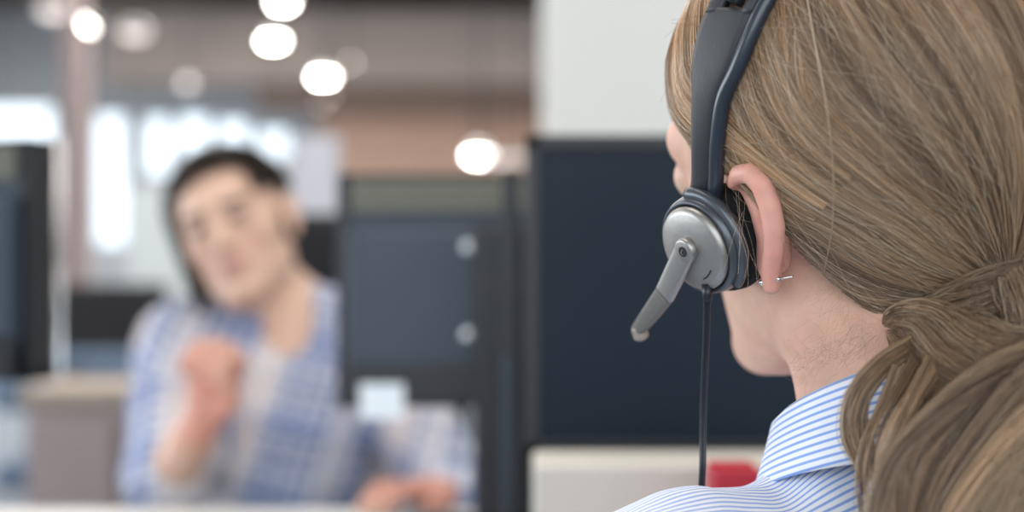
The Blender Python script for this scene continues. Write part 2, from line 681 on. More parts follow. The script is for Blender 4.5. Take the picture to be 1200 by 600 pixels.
def plaid_material():
    m = bpy.data.materials.new('plaid_cotton')
    m.use_nodes = True
    nt = m.node_tree
    b = nt.nodes['Principled BSDF']
    uv = nt.nodes.new('ShaderNodeUVMap')
    uv.uv_map = 'UVMap'
    sp = nt.nodes.new('ShaderNodeSeparateXYZ')
    nt.links.new(uv.outputs[0], sp.inputs[0])

    def band(sock, period, duty):
        a = nt.nodes.new('ShaderNodeMath')
        a.operation = 'DIVIDE'
        nt.links.new(sock, a.inputs[0])
        a.inputs[1].default_value = period
        f = nt.nodes.new('ShaderNodeMath')
        f.operation = 'FRACT'
        nt.links.new(a.outputs[0], f.inputs[0])
        g = nt.nodes.new('ShaderNodeMath')
        g.operation = 'LESS_THAN'
        nt.links.new(f.outputs[0], g.inputs[0])
        g.inputs[1].default_value = duty
        return g.outputs[0]
    prev = None
    base = (0.70, 0.71, 0.77, 1)
    for sock, per, duty, col, fac in ((sp.outputs[0], .024, .5, (0.13, 0.20, 0.42, 1), .6), (sp.outputs[1], .024, .5, (0.15, 0.21, 0.42, 1), .55),
                                      (sp.outputs[0], .017, .2, (0.05, 0.07, 0.20, 1), .5), (sp.outputs[1], .017, .2, (0.05, 0.07, 0.20, 1), .5),
                                      (sp.outputs[0], .21, .22, (0.70, 0.60, 0.55, 1), .6), (sp.outputs[1], .11, .35, (0.10, 0.17, 0.40, 1), .35), (sp.outputs[0], .13, .3, (0.74, 0.70, 0.70, 1), .45)):
        mx = nt.nodes.new('ShaderNodeMix')
        mx.data_type = 'RGBA'
        bd = band(sock, per, duty)
        k = nt.nodes.new('ShaderNodeMath')
        k.operation = 'MULTIPLY'
        nt.links.new(bd, k.inputs[0])
        k.inputs[1].default_value = fac
        nt.links.new(k.outputs[0], mx.inputs[0])
        if prev is None:
            mx.inputs[6].default_value = base
        else:
            nt.links.new(prev, mx.inputs[6])
        mx.inputs[7].default_value = col
        prev = mx.outputs[2]
    nt.links.new(prev, b.inputs['Base Color'])
    b.inputs['Roughness'].default_value = .9
    return m


M['stripe'] = stripe_material()
M['plaid'] = plaid_material()

# ------------------------------------------------------------------ the room
X0, X1, Y0, Y1, ZC = -6.0, 3.2, -3.0, 16.0, 3.85


def struct(name, o):
    o['kind'] = 'structure'
    return o


struct('floor', box('floor', ((X0 + X1) / 2, (Y0 + Y1) / 2, -.05), (X1 - X0 + .4, Y1 - Y0 + .4, .1), M['floor']))
struct('ceiling', box('ceiling', ((X0 + X1) / 2, (Y0 + Y1) / 2, ZC + .05), (X1 - X0 + .4, Y1 - Y0 + .4, .1), M['ceiling']))


def wall_with_holes(name, axis, pos, thick, a0, a1, z1, holes, m):
    """wall in the plane axis=pos running a0..a1; holes (a,b,z0,z1) stay open"""
    bm = bmesh.new()
    cuts = sorted({a0, a1} | {h[0] for h in holes} | {h[1] for h in holes})
    for s, e in zip(cuts[:-1], cuts[1:]):
        hs = sorted([(h[2], h[3]) for h in holes if h[0] <= s + 1e-6 and h[1] >= e - 1e-6])
        z = 0.0
        for h0, h1 in hs + [(z1, z1)]:
            if h0 > z + 1e-4:
                c = ((s + e) / 2, (z + h0) / 2)
                if axis == 'y':
                    add_box(bm, (c[0], pos, c[1]), (e - s, thick, h0 - z))
                else:
                    add_box(bm, (pos, c[0], c[1]), (thick, e - s, h0 - z))
            z = h1
    return struct(name, bm_obj(name, bm, m))


def wpx(x0, x1, y0, y1, d):
    a, b = P(x0, y1, d), P(x1, y0, d)
    return (a[0], b[0], a[2], b[2])


far_holes = [wpx(-40, 62, 122, 176, 16), wpx(108, 146, 132, 288, 16), wpx(166, 198, 136, 206, 16), wpx(206, 244, 134, 196, 16),
             wpx(252, 290, 140, 190, 16), wpx(300, 338, 150, 186, 16)]
wall_with_holes('wall_far', 'y', Y1 + .1, .2, X0, X1, ZC, far_holes, M['pale_wall'])
for i, h in enumerate(far_holes):
    bm = bmesh.new()
    cx, cz = (h[0] + h[1]) / 2, (h[2] + h[3]) / 2
    for sx in (h[0] + .012, h[1] - .012):
        add_box(bm, (sx, Y1 + .1, cz), (.024, .1, h[3] - h[2]))
    for sz in (h[2] + .012, h[3] - .012):
        add_box(bm, (cx, Y1 + .1, sz), (h[1] - h[0], .1, .024))
    struct('w', bm_obj('window_%d' % (i + 1), bm, M['white_wall']))
wall_with_holes('wall_left', 'x', X0 - .1, .2, Y0, Y1, ZC, [(-0.5, 5.5, 0.9, 3.1), (7, 13, 0.9, 3.1)], M['white_wall'])
wall_with_holes('wall_right', 'x', X1 + .1, .2, Y0, Y1, ZC, [], M['white_wall'])
wall_with_holes('wall_back', 'y', Y0 - .1, .2, X0, X1, ZC, [(-2.8, 2.2, 0.8, 3.0)], M['white_wall'])

# brick wall behind the office, right of the windows, under a concrete downstand
a, b = P(372, 330, 15.2), P(760, 128, 15.2)
struct('b', box('wall_brick', ((a[0] + b[0]) / 2, 15.4, (b[2]) / 2), (b[0] - a[0], .4, b[2]), M['brick']))
a, b = P(120, 96, 14), P(760, 12, 14)
struct('b', box('trim_1', ((a[0] + b[0]) / 2, 14.3, (a[2] + b[2]) / 2), (b[0] - a[0], .6, b[2] - a[2]), M['beam']))
a, b = P(300, 128, 14.8), P(760, 96, 14.8)
struct('b', box('trim_2', ((a[0] + b[0]) / 2, 14.9, (a[2] + b[2]) / 2), (b[0] - a[0], .3, b[2] - a[2]), M['duct']))
# white wall at the right, ends in a square edge beside the monitors
a = P(638, 0, 3.6)
struct('b', box('wall_middle', ((a[0] + 2.6) / 2, 3.75, ZC / 2), (2.6 - a[0], .3, ZC), M['white_wall']))
# slim brown column at the left
a, b = P(72, 0, 9.0), P(94, 0, 9.0)
struct('b', box('trim_3', ((a[0] + b[0]) / 2, 9.1, ZC / 2), (b[0] - a[0], .2, ZC), M['column']))
# grey partition behind the man
a, b = P(150, 0, 6.0), P(398, 218, 6.0)
struct('b', box('wall_partition', ((a[0] + b[0]) / 2, 6.05, b[2] / 2), (b[0] - a[0], .1, b[2]), M['grey_wall'], bev=.01))


# ------------------------------------------------------------------ lamps
def pendant(px, py, d, r, label, glow, group='pendant lamps under the dark ceiling', tilt=0):
    c = P(px, py, d)
    t = thing('pendant_lamp', label, 'lamp', tuple(c), 0, group)
    sh = local_bm('lamp_shade', lathe_bm([(r * .18, r * .75), (r * .35, r * .7), (r * .9, r * .25), (r, 0), (r * .96, .0), (r * .86, r * .22), (r * .3, r * .62)]), M['lamp_metal'], t, True)
    bl = local_bm('bulb', lathe_bm([(r * .02, -r * .32), (r * .5, -r * .22), (r * .78, 0), (r * .6, r * .2), (r * .1, r * .45)]), glow, t, True)
    L = ZC - c[2] - r * .7
    cd = local_bm('cord', lathe_bm([(.006, r * .7), (.006, r * .7 + L)], 8), M['black'], t)
    if tilt:
        sh.rotation_euler = bl.rotation_euler = (0, tilt, 0)
    return t


def lathe_bm(prof, seg=24):
    bm = bmesh.new()
    V, F = lathe_arrays(prof, (0, 0, 0), (0, 0, 1), seg)
    vs = [bm.verts.new(v) for v in V]
    for f in F:
        bm.faces.new([vs[i] for i in f])
    return bm


pendant(104, 29, 8.0, .05, 'bright pendant lamp hanging alone above the left monitor', M['glow'], tilt=.9)
pendant(331, 3, 9.0, .075, 'bright pendant lamp at the very top, highest of three in a row', M['glow'])
pendant(320, 48, 11.0, .095, 'bright pendant lamp, middle of the three in a row above the person in plaid', M['glow'])
pendant(379, 90, 11.0, .095, 'bright pendant lamp, lowest of the three in a row above the person in plaid', M['glow'])
pendant(562, 182, 8.0, .085, 'bright round lamp just above the monitor backs', M['glow'])
pendant(411, 73, 13.0, .035, 'dim lamp behind the lowest bright pendant, up to its right', M['glow_dim'])
pendant(386, 112, 13.2, .030, 'dim lamp just under the lowest bright pendant', M['glow_dim'])
pendant(376, 122, 13.6, .028, 'dim lamp farther back, second one under the lowest bright pendant', M['glow_dim'])
pendant(325, 196, 12.5, .060, 'cream lamp low beside the dark hair, right of the windows', M['glow_dim'])
pendant(220, 100, 10.5, .060, 'faint lamp above the row of bright windows', M['glow_pink'])
pendant(62, 14, 7.0, .085, 'faint warm lamp in the top left corner', M['glow_pink'])
pendant(158, 40, 7.5, .085, 'faint pinkish lamp right of the tilted bright lamp', M['glow_pink'])
pendant(548, 184, 12.0, .03, 'faint lamp glowing left of the round lamp over the monitors', M['glow_dim'])
pendant(586, 188, 12.2, .03, 'faint lamp glowing right of the round lamp over the monitors', M['glow_dim'])
# added glowing bar standing for a thin bright streak beside the white wall
t = thing('tube_light', 'thin horizontal tube light beside the round lamp and the white wall', 'light', tuple(P(590, 187, 6.0)))
local_box('lamp_tube', (0, 0, 0), (.17, .007, .007), mat('tube_glow', (1, 1, 1), .5, emit=(1, .93, .85), es=1.2), t)
local_box('housing', (0, .01, .012), (.22, .03, .014), M['lamp_metal'], t)  # made-up mount for the streak bar
L = ZC - P(0, 187, 6.0)[2]
for s in (-1, 1):
    local_box('cord', (s * .09, 0, L / 2), (.003, .003, L), M['black'], t)
# added chrome pole standing for a thin upright glint at the left
t = thing('chrome_pole', 'thin upright chrome pole in front of the brown column', 'pole', (P(68, 0, 4.0)[0], 4.0, 0))
local_bm('pole', lathe_bm([(.005, 0), (.005, 1.42)], 12), M['steel'], t, True)
local_bm('base', lathe_bm([(.14, 0), (.14, .012), (.02, .02)], 24), M['metal'], t, True)

# ------------------------------------------------------------------ background furniture
# low cabinet at the left, tan top and mauve front
cd = 3.3
a, b = P(24, 0, cd), P(176, 0, cd)
ztop = P(0, 443, 3.6)[2]
t = thing('low_cabinet', 'low mauve brown cabinet with a tan wooden top left of the person in plaid', 'cabinet', ((a[0] + b[0]) / 2 + .08, cd + .16, 0))
W = b[0] - a[0] + .16
local_box('body', (0, .0, (ztop - .035) / 2), (W - .02, .28, ztop - .035), M['mauve'], t, .004)
local_box('cabinet_top', (0, 0, ztop - .018), (W + .02, .32, .036), M['wood'], t, .006)
for s in (-1, 1):
    dr = local_box('door', (s * W / 4, -.15, (ztop - .07) / 2 + .02), (W / 2 - .03, .02, ztop - .12), M['mauve'], t, .003)
    local_box('handle', (-s * W / 5, -.025, .1), (.10, .015, .012), M['metal'], dr, .003)


def office_chair(x, y, rz, label, hseat=.46, hback=1.0, m='fabric_dark', group=None, wide=.44):
    t = thing('office_chair', label, 'chair', (x, y, 0), rz, group)
    bm = bmesh.new()
    add_box(bm, (0, 0, hseat - .04), (wide, .46, .08), .03)
    local_bm('seat', bm, M[m], t)
    bm = bmesh.new()
    add_box(bm, (0, -.24, (hseat + .16 + hback) / 2), (wide - .02, .07, hback - hseat - .16), .03, rot=Matrix.Rotation(-.08, 4, 'X'))
    local_bm('backrest', bm, M[m], t)
    V, F = tube_arrays(catmull([(0, -.05, hseat - .1), (0, -.27, hseat - .08), (0, -.30, hseat + .3)], 12), .018, 10)
    local_bm_arrays('back_support', V, F, M['black'], t)
    V, F = tube_arrays([(0, 0, .10), (0, 0, hseat - .08)], .028, 12)
    local_bm_arrays('gas_column', V, F, M['black'], t)
    for k in range(5):
        an = k * 2 * math.pi / 5 + .3
        V, F = tube_arrays([(0, 0, .11), (.15 * math.cos(an), .15 * math.sin(an), .10), (.28 * math.cos(an), .28 * math.sin(an), .07)], [.025, .02, .015], 8)
        lg = local_bm_arrays('leg', V, F, M['black'], t)
        V, F = lathe_arrays([(.02, -.02), (.03, -.016), (.03, .016), (.02, .02)], (.28 * math.cos(an), .28 * math.sin(an), .03), (-math.sin(an), math.cos(an), 0), 16)
        local_bm_arrays('caster', V, F, M['black'], lg)
    return t


def local_bm_arrays(name, V, F, m, parent, smooth=True):
    o = arrays_obj(name, [(V, F)], m, None, smooth)
    o.parent = parent
    return o


office_chair(P(112, 0, 5.3)[0], 5.35, .4, 'dark office chair beyond the low cabinet, in front of the pale work table', hback=.98, wide=.46)
office_chair(P(96, 0, 4.35)[0], 4.45, .1, 'low grey blue office chair between the low cabinet and the dark chair', hback=.80, m='chair_blue', wide=.50)
# far white work table with a dark monitor on it, in front of the windows
t = thing('work_table', 'pale work table far back, under the tall window, behind the dark chair', 'table', (P(120, 0, 6.6)[0], 6.6, 0))
zt = P(0, 338, 6.6)[2]
local_box('table_top', (0, 0, zt - .02), (.62, .5, .04), M['desk'], t, .004)
for sx in (-.27, .27):
    for sy in (-.2, .2):
        local_box('leg', (sx, sy, (zt - .04) / 2), (.04, .04, zt - .04), M['metal'], t)
# white presentation board behind the man's shoulder
a, b = P(345, 262, 4.6), P(398, 160, 4.6)
t = thing('presentation_board', 'pale lilac board on a stand behind the person in plaid, left of the monitor back', 'board', ((a[0] + b[0]) / 2, 4.6, 0))
local_box('board_panel', (0, 0, (a[2] + b[2]) / 2 - .1), (b[0] - a[0], .03, b[2] - a[2] + .2), M['board'], t, .004)
for s in (-1, 1):
    local_box('leg', (s * .05, .03, a[2] / 2), (.025, .025, a[2]), M['metal'], t)

# ------------------------------------------------------------------ the desks
DZ = .75


def desk(name, label, x0, x1, y0, y1, group=None):
    t = thing(name, label, 'desk', ((x0 + x1) / 2, (y0 + y1) / 2, 0), 0, group)
    hx, hy = (x1 - x0) / 2, (y1 - y0) / 2
    local_box('desk_top', (0, 0, DZ - .0125), (2 * hx, 2 * hy, .025), M['desk'], t, .003)
    for sx in (-1, 1):
        for sy in (-1, 1):
            local_box('leg', (sx * (hx - .05), sy * (hy - .05), (DZ - .025) / 2), (.05, .05, DZ - .025), M['metal'], t, .003)
    return t


desk('desk', 'white desk in front of the person in plaid', -1.60, .0, 1.42, 1.86)
desk('desk', 'white desk under the front monitor, right of the other desk', .005, 1.5, 1.0, 1.86)
desk('desk', 'white desk top at the lower left, farther back than the other desks', -1.75, -.82, 1.87, 2.06)


# ------------------------------------------------------------------ monitors
def monitor(name, label, c, rz, W, H, back, zc_off=0.0, label_card=False, shell='slate', group=None, screws=True, zdesk=DZ, vent=True):
    """local frame: screen looks to +y, back to -y; origin under the screen on the desk"""
    t = thing(name, label, 'monitor', (c[0], c[1], zdesk), rz, group)
    zc = c[2] - zdesk
    bm = bmesh.new()
    add_box(bm, (0, 0, zc), (W - .016, .035, H - .016), .008)
    add_box(bm, (0, -.025, zc - .018), (W * .93, .035, H * .66), .010)
    local_bm('shell', bm, M[shell], t)
    bm = bmesh.new()
    bw = .016
    add_box(bm, (0, .003, zc + H / 2 - bw / 4), (W, .046, bw / 2), .002)
    add_box(bm, (0, .003, zc - H / 2 + bw / 2), (W, .046, bw), .002)
    for s in (-1, 1):
        add_box(bm, (s * (W / 2 - bw / 2), .003, zc), (bw, .046, H), .002)
    local_bm('bezel', bm, M['black'], t)
    local_box('screen', (0, .0175, zc), (W - .03, .004, H - .03), M['screen'], t)
    if vent:
        bm = bmesh.new()
        zt = zc + H / 2
        n = 8
        for k in range(n):
            add_box(bm, (0, -.016, zt - .010 - k * .0046), (W - .034, .016, .0036), .001)
        local_bm('vent', bm, M['vent'], t)
    bm = bmesh.new()
    add_box(bm, (0, -.046, zc - H * .39), (W * .985, .012, H * .17), .003)
    local_bm('lower_cover', bm, M['black'], t)
    # stand
    bm = bmesh.new()
    add_box(bm, (0, -.068, zc / 2 + .02), (.085, .022, zc - .02), .006)
    add_box(bm, (0, -.062, zc + .0), (.088, .03, .15), .006)
    local_bm('stand_column', bm, M['black'], t)
    bm = bmesh.new()
    add_box(bm, (0, -.03, .008), (.24, .20, .016), .006)
    local_bm('stand_base', bm, M['black'], t)
    if screws:
        for sx in (-1, 1):
            for sz in (-1, 1):
                V, F = lathe_arrays([(.0072, 0), (.0072, .003), (.005, .005)], (sx * .05, -.0425, zc + sz * .05), (0, -1, 0), 16)
                local_bm_arrays('screw', V, F, mat_screw, t)
    return t


mat_screw = mat('screw', (0.92, 0.94, 0.97), .25, metal=.6)

# the man's monitor seen from behind
mc = P(599, 340, 1.67)
mm = monitor('desktop_monitor', 'slate monitor back with a small white sticker, right of the person in plaid', mc, 0, .405, .272, True)
mc_local = mc[2] - DZ
lb = P(448, 470, 1.62)
o = box('sticker', (lb[0], mc[1] - .0535, lb[2]), (.050, .002, .040), M['label_white'], None)
o.location = (0, 0, 0)
o.parent = mm
o.matrix_parent_inverse = Matrix.Translation((mm.location)).inverted()
# monitor at the left edge, seen from behind, its right side turned to us
lc = P(-100, 304, 1.60)
monitor('desktop_monitor', 'slate monitor back cut by the left edge of the frame', lc, math.radians(-18), .335, .262, True, zdesk=DZ)
# thin dark divider post between the desks
a = P(598, 0, 1.45)
t = thing('desk_divider', 'narrow dark divider post between the two monitors', 'divider', (a[0], 1.45, DZ))
zt = P(0, 200, 1.45)[2] - DZ
local_box('post', (0, 0, zt / 2), (.017, .03, zt), M['black'], t, .002)
local_box('clamp', (0, 0, .02), (.03, .06, .04), M['slate'], t, .004)
local_box('edge_strip', (-.002, -.017, .15), (.008, .004, .16), M['slate'], t, .001)

# the woman's monitor, seen from its screen side
fd = 1.33
a, b = P(616, 541, fd), P(968, 158, fd)
W, H = b[0] - a[0], b[2] - a[2]
t = thing('desktop_monitor', 'large dark monitor switched off, directly in front of the person with the headset', 'monitor', ((a[0] + b[0]) / 2, fd, DZ))
zc = (a[2] + b[2]) / 2 - DZ
ROW = .18
bm = bmesh.new()
add_box(bm, (0, .02, zc), (W, .035, H), .006)
add_box(bm, (0, .05, zc), (W * .7, .04, H * .6), .012)
local_bm('shell', bm, M['black'], t)
bm = bmesh.new()
bw = .014
add_box(bm, (0, -.001, zc + H / 2 - bw / 2), (W, .010, bw), .002)
add_box(bm, (0, -.001, zc - H / 2 + bw * .7), (W, .010, bw * 1.4), .002)
for s in (-1, 1):
    add_box(bm, (s * (W / 2 - bw / 2), -.001, zc), (bw, .010, H), .002)
local_bm('bezel', bm, M['black'], t)
local_box('screen', (0, -.001, zc), (W - .02, .004, H - .02), M['screen'], t)
bm = bmesh.new()
add_box(bm, (0, .085, zc * .5), (.10, .02, zc), .006)
local_bm('stand_column', bm, M['black'], t)
bm = bmesh.new()
add_box(bm, (0, .05, .010), (.26, .18, .018), .006)
local_bm('stand_base', bm, M['black'], t)

# cream drawer box below the screen and a red box file in front
a, b = P(624, 0, 1.27), P(838, 543, 1.27)
t = thing('desktop_drawer_box', 'cream drawer box on the desk under the large dark monitor', 'box', ((a[0] + .31) / 2, 1.22, DZ))
w2, h2 = .31 - a[0], P(0, 546, 1.17)[2] - DZ
local_box('body', (0, 0, h2 / 2), (w2, .09, h2), M['cream'], t, .004)
dr = local_box('drawer', (0, -.048, h2 * .45), (w2 - .02, .008, h2 * .55), M['cream'], t, .002)
local_box('knob', (.06, -.008, 0), (.02, .010, .006), M['metal'], dr, .002)
a, b = P(836, 600, 1.10), P(892, 549, 1.10)
t = thing('box_file', 'red box file standing beside the headset cable, before the cream box', 'box file', ((a[0] + b[0]) / 2, 1.12, DZ))
h3 = b[2] - DZ
local_box('case', (0, 0, h3 / 2), (b[0] - a[0], .05, h3), M['red'], t, .003)
local_box('spine_label', (0, -.026, h3 * .45), (.02, .001, .05), M['label_white'], t)

# ------------------------------------------------------------------ the man across the desk
MF = frame(4.0, 1.0, -21.0, True)
MO = np.array([-.415, 2.15, 1.112])


def M2W(q):
    return MO + np.asarray(q, float) @ MF


mneck0 = M2W((-.015, 0, -.05))
mneck1 = P(352, 392, 2.20)
mshR, mshL = P(218, 412, 2.16), P(432, 410, 2.20)
mchest, mwaist, mhip = P(325, 470, 2.20), P(335, 560, 2.22), np.array([-.34, 2.30, .63])
melR, mwrR = P(196, 566, 1.97), P(238, 492, 1.90)
melL, mwrL = P(536, 596, 2.04), P(512, 592, 1.95)
mkneeR, mkneeL = np.array([-.52, 1.88, .56]), np.array([-.20, 1.88, .56])
mfootR, mfootL = np.array([-.52, 1.93, .06]), np.array([-.20, 1.93, .06])

# right hand: fist raised, thumb and finger pinched. hand frame
hx = np.array([.86, -.30, -.10]); hx /= np.linalg.norm(hx)            # across the palm
hz = P(252, 450, 1.89) - mwrR; hz /= np.linalg.norm(hz)               # along the hand
hx = hx - hz * (hx @ hz); hx /= np.linalg.norm(hx)
hy = np.cross(hz, hx)                                                 # palm normal (points away from camera)
HC = mwrR + hz * .045


def HP(x, y, z):
    return HC + hx * x + hy * y + hz * z


s = -1.0 if hy[1] > 0 else 1.0   # curl towards the camera
fingers_R = []
for k, (x, ln) in enumerate(((.030, .9), (.010, 1.0), (-.010, .95), (-.029, .78))):
    fingers_R.append([HP(x * .85, 0, .035), HP(x, s * .012, .060 * ln + .006), HP(x * .9, s * .040, .066 * ln), HP(x * .85, s * .052, .040 * ln), HP(x * .8, s * .044, .024)])
thumb_R = [HP(.028, s * .006, -.015), HP(.044, s * .026, .010), HP(.040, s * .048, .035), HP(.030, s * .060, .056)]
# left hand resting on the desk
lx = np.array([-.75, -.66, -.05]); lx /= np.linalg.norm(lx)           # along the fingers
ly = np.cross((0, 0, 1.0), lx)
LC = P(498, 591, 1.88)
LC[2] = DZ + .022


def LP(x, y, z):
    return LC + lx * x + ly * y + np.array([0, 0, z])


fingers_L = [[LP(.03, y * .9, .004), LP(.065 * ln, y, .008), LP(.088 * ln, y * .95, -.002), LP(.10 * ln, y * .9, -.012)] for y, ln in ((.030, .9), (.010, 1.0), (-.010, .97), (-.029, .8))]
thumb_L = [LP(-.02, .028, 0), LP(.012, .050, -.004), LP(.038, .058, -.010)]


def man_ears(q):
    m = q.copy()
    m[:, 1] = np.abs(m[:, 1])
    e = s_chain(m, [(.004, .070, .022), (-.010, .084, .032), (-.024, .090, .018), (-.022, .086, -.006), (-.008, .078, -.026)], [.004, .0045, .005, .0045, .006])
    return smin(e, s_ell(m, (-.010, .078, .004), (.018, .006, .024)), .008)


def man_field(p):
    q = (p - MO) @ MF.T
    d = head_field(q * np.array([1, 1 / 1.07, 1]))
    d = smin(d, man_ears(q * np.array([1, 1 / 1.05, 1])), .006)
    d = smin(d, s_cone(p, mneck0, mneck1, .056, .060), .03)
    d = smin(d, s_cone(p, mneck1, mchest, .065, .12), .05)
    d = smin(d, np.minimum(s_cone(p, mshR, mneck1, .058, .05), s_cone(p, mshL, mneck1, .058, .05)), .05)
    d = smin(d, s_cone(p, mchest, mwaist, .135, .125), .06)
    d = smin(d, s_cone(p, mwaist, mhip, .125, .145), .06)
    d = smin(d, s_chain(p, [mshR, melR, mwrR], [.052, .040, .026]), .03)
    d = smin(d, s_chain(p, [mshL, melL, mwrL], [.052, .040, .026]), .03)
    d = smin(d, s_ell(p, HC, (.040, .016, .046), np.array([hx, hy, hz])), .015)
    d = smin(d, s_ell(p, LC, (.046, .040, .015), np.array([lx, ly, np.cross(lx, ly)])), .02)
    for f in fingers_R:
        d = smin(d, s_chain(p, f, [.010, .0098, .0092, .0085, .0075]), .003)
    for f in fingers_L:
        d = smin(d, s_chain(p, f, [.0095, .009, .0085, .0075]), .003)
    d = smin(d, s_chain(p, thumb_R, [.013, .012, .0105, .009]), .004)
    d = smin(d, s_chain(p, thumb_L, [.012, .011, .009]), .004)
    for kn, ft in ((mkneeR, mfootR), (mkneeL, mfootL)):
        d = smin(d, s_chain(p, [mhip + (kn - mhip) * .1, kn, ft], [.095, .065, .045]), .04)
        d = smin(d, s_cone(p, ft, ft + np.array([0, -.16, -.02]), .045, .035), .03)
    return d


def man_paint(V):
    q = (V - MO) @ MF.T
    C = np.tile(np.array([[0.72, 0.47, 0.36]]), (len(V), 1))

    def blend(mask, col):
        nonlocal C
        mask = np.clip(mask, 0, 1)[:, None]
        C = C * (1 - mask) + np.array(col) * mask
    a = np.abs(q[:, 1])
    cheeks = np.exp(-(((q[:, 0] - .07) / .03) ** 2 + ((a - .04) / .02) ** 2 + ((q[:, 2] + .025) / .02) ** 2))
    blend(cheeks * .4, (0.66, 0.30, 0.24))
    lips = np.exp(-(((a) / .022) ** 4 + ((q[:, 2] + .051) / .011) ** 4)) * (q[:, 0] > .07)
    blend(lips * .8, (0.58, 0.25, 0.23))
    brow = np.exp(-(((a - .032) / .020) ** 4 + ((q[:, 2] - .036) / .006) ** 4)) * (q[:, 0] > .05)
    blend(brow, (0.05, 0.03, 0.02))
    eye = np.exp(-(((a - .031) / .013) ** 4 + ((q[:, 2] - .014) / .0055) ** 4)) * (q[:, 0] > .07)
    blend(eye, (0.07, 0.045, 0.04))
    hand = np.maximum(np.exp(-(np.linalg.norm(V - HC, axis=1) / .09) ** 6), np.exp(-(np.linalg.norm(V - LC, axis=1) / .10) ** 6))
    blend(hand, (0.66, 0.30, 0.23))
    return C


man = thing('person', 'person in a blue and white plaid shirt leaning sideways with a raised hand', 'person', (-.34, 2.25, 0))
ax = grid_axis([(-.80, -.62, .008), (-.62, -.25, .0035), (-.25, -.04, .006), (-.04, .20, .008)])
ay = grid_axis([(1.66, 1.80, .008), (1.80, 1.99, .0035), (1.99, 2.30, .005), (2.30, 2.60, .009)])
az = grid_axis([(-.02, .72, .010), (.72, 1.26, .0035)])
V, F = surface(man_field, ax, ay, az)
np_mesh('body', V, F, M['skin'], man, cols=man_paint(V))


# shirt
def man_shirt_core(p):
    d = s_cone(p, mneck1 + np.array([0, 0, -.01]), mchest, .078, .150)
    d = smin(d, np.minimum(s_cone(p, mshR, mneck1, .074, .058), s_cone(p, mshL, mneck1, .074, .058)), .06)
    d = smin(d, s_cone(p, mchest, mwaist, .155, .150), .06)
    d = smin(d, s_cone(p, mwaist, mhip + np.array([0, 0, -.04]), .150, .165), .06)
    fR = melR + (mwrR - melR) * .12
    d = smin(d, s_chain(p, [mshR, melR, fR], [.072, .060, .052]), .035)
    fL = melL + (mwrL - melL) * .55
    d = smin(d, s_chain(p, [mshL, melL, fL], [.072, .058, .048]), .035)
    return d


def man_shirt_field(p):
    d = man_shirt_core(p)
    d = d + .006 * vnoise(p * 14, 1) * (d < .05) + .003 * vnoise(p * 34, 2)
    # open throat in front
    q = (p - mneck1)
    d = smax(d, -s_ell(p, mneck1 + np.array([-.005, -.075, .015]), (.038, .06, .075)), .01)
    d = smax(d, -s_cone(p, mneck0, mneck1 + np.array([0, 0, .0]), .058, .060), .006)
    # forearm leaves the rolled cuff
    d = smax(d, -(s_cone(p, melR + (mwrR - melR) * .10, mwrR, .036, .032)), .006)
    d = smax(d, (p - mhip) @ np.array([0, 0, -1.0]) - .10, .01)
    return d


ax = grid_axis([(-.84, .22, .007)])
ay = grid_axis([(1.80, 2.55, .007)])
az = grid_axis([(.42, 1.14, .007)])
V, F = surface(man_shirt_field, ax, ay, az)
# warp and weft follow the sleeve or the trunk
tr_dir = (mchest - mwaist) / np.linalg.norm(mchest - mwaist)
ux = np.cross(tr_dir, (0, 1.0, 0)); ux /= np.linalg.norm(ux)
ca_, sa_ = math.cos(.40), math.sin(.40)      # the cloth hangs aslant on the leaning trunk
uvt = np.stack([(V - mchest) @ (ux * ca_ + tr_dir * sa_), (V - mchest) @ (tr_dir * ca_ - ux * sa_)], 1)
ad = (melR - mshR) / np.linalg.norm(melR - mshR)
dist_arm = s_chain(V, [mshR, melR, mwrR], [.0, 0, 0])
uva = np.stack([(V - mshR) @ np.cross(ad, (0, 1.0, 0)), (V - mshR) @ ad], 1)
sel = (dist_arm < .085) & (V[:, 2] < mshR[2] - .02)
uv = np.where(sel[:, None], uva, uvt)
shirt_m = np_mesh('shirt', V, F, M['plaid'], man, uv=uv)


def collar_mesh(name, cen, axis, fwd, r0, r1, drop, zoff, m, parent, uvs=1.0, open_ang=.35, n=64, thick=.0025, wave=.0):
    """turned-down collar: folded leaf around a neck. returns object"""
    axis = axis / np.linalg.norm(axis)
    fwd = fwd - axis * (fwd @ axis)
    fwd /= np.linalg.norm(fwd)
    side = np.cross(axis, fwd)
    a = np.linspace(open_ang, 2 * np.pi - open_ang, n)
    prof = [(r0 - .002, -.032), (r0 - .003, -.015), (r0 - .001, -.003), (r0 + .002, 0), (r0 + .005, -.003)]
    rows = []
    for k, (r, h) in enumerate(prof):
        rows.append((np.full(n, r), np.full(n, h)))
    ks = np.linspace(0, 1, 10)[1:]
    for t in ks:
        rows.append((r0 + .005 + (r1 - r0 - .005) * t ** 1.1 + 0 * a, -.003 - drop(a) * t))
    V, UV = [], []
    for j, (r, h) in enumerate(rows):
        V.append(cen + np.cos(a)[:, None] * fwd * r[:, None] + np.sin(a)[:, None] * side * r[:, None] * .97 + axis * (h + zoff(a))[:, None])
        UV.append(np.stack([a * r0, np.full(n, 0.0) + h], 1))
    V = np.vstack(V)
    UV = np.vstack(UV)
    UV[:, 1] *= uvs
    R = len(rows)
    F = [(j * n + i, j * n + i + 1, (j + 1) * n + i + 1, (j + 1) * n + i) for j in range(R - 1) for i in range(n - 1)]
    o = np_mesh(name, V, F, m, parent, uv=UV)
    so = o.modifiers.new('s', 'SOLIDIFY')
    so.thickness = thick
    so.offset = 0
    return o


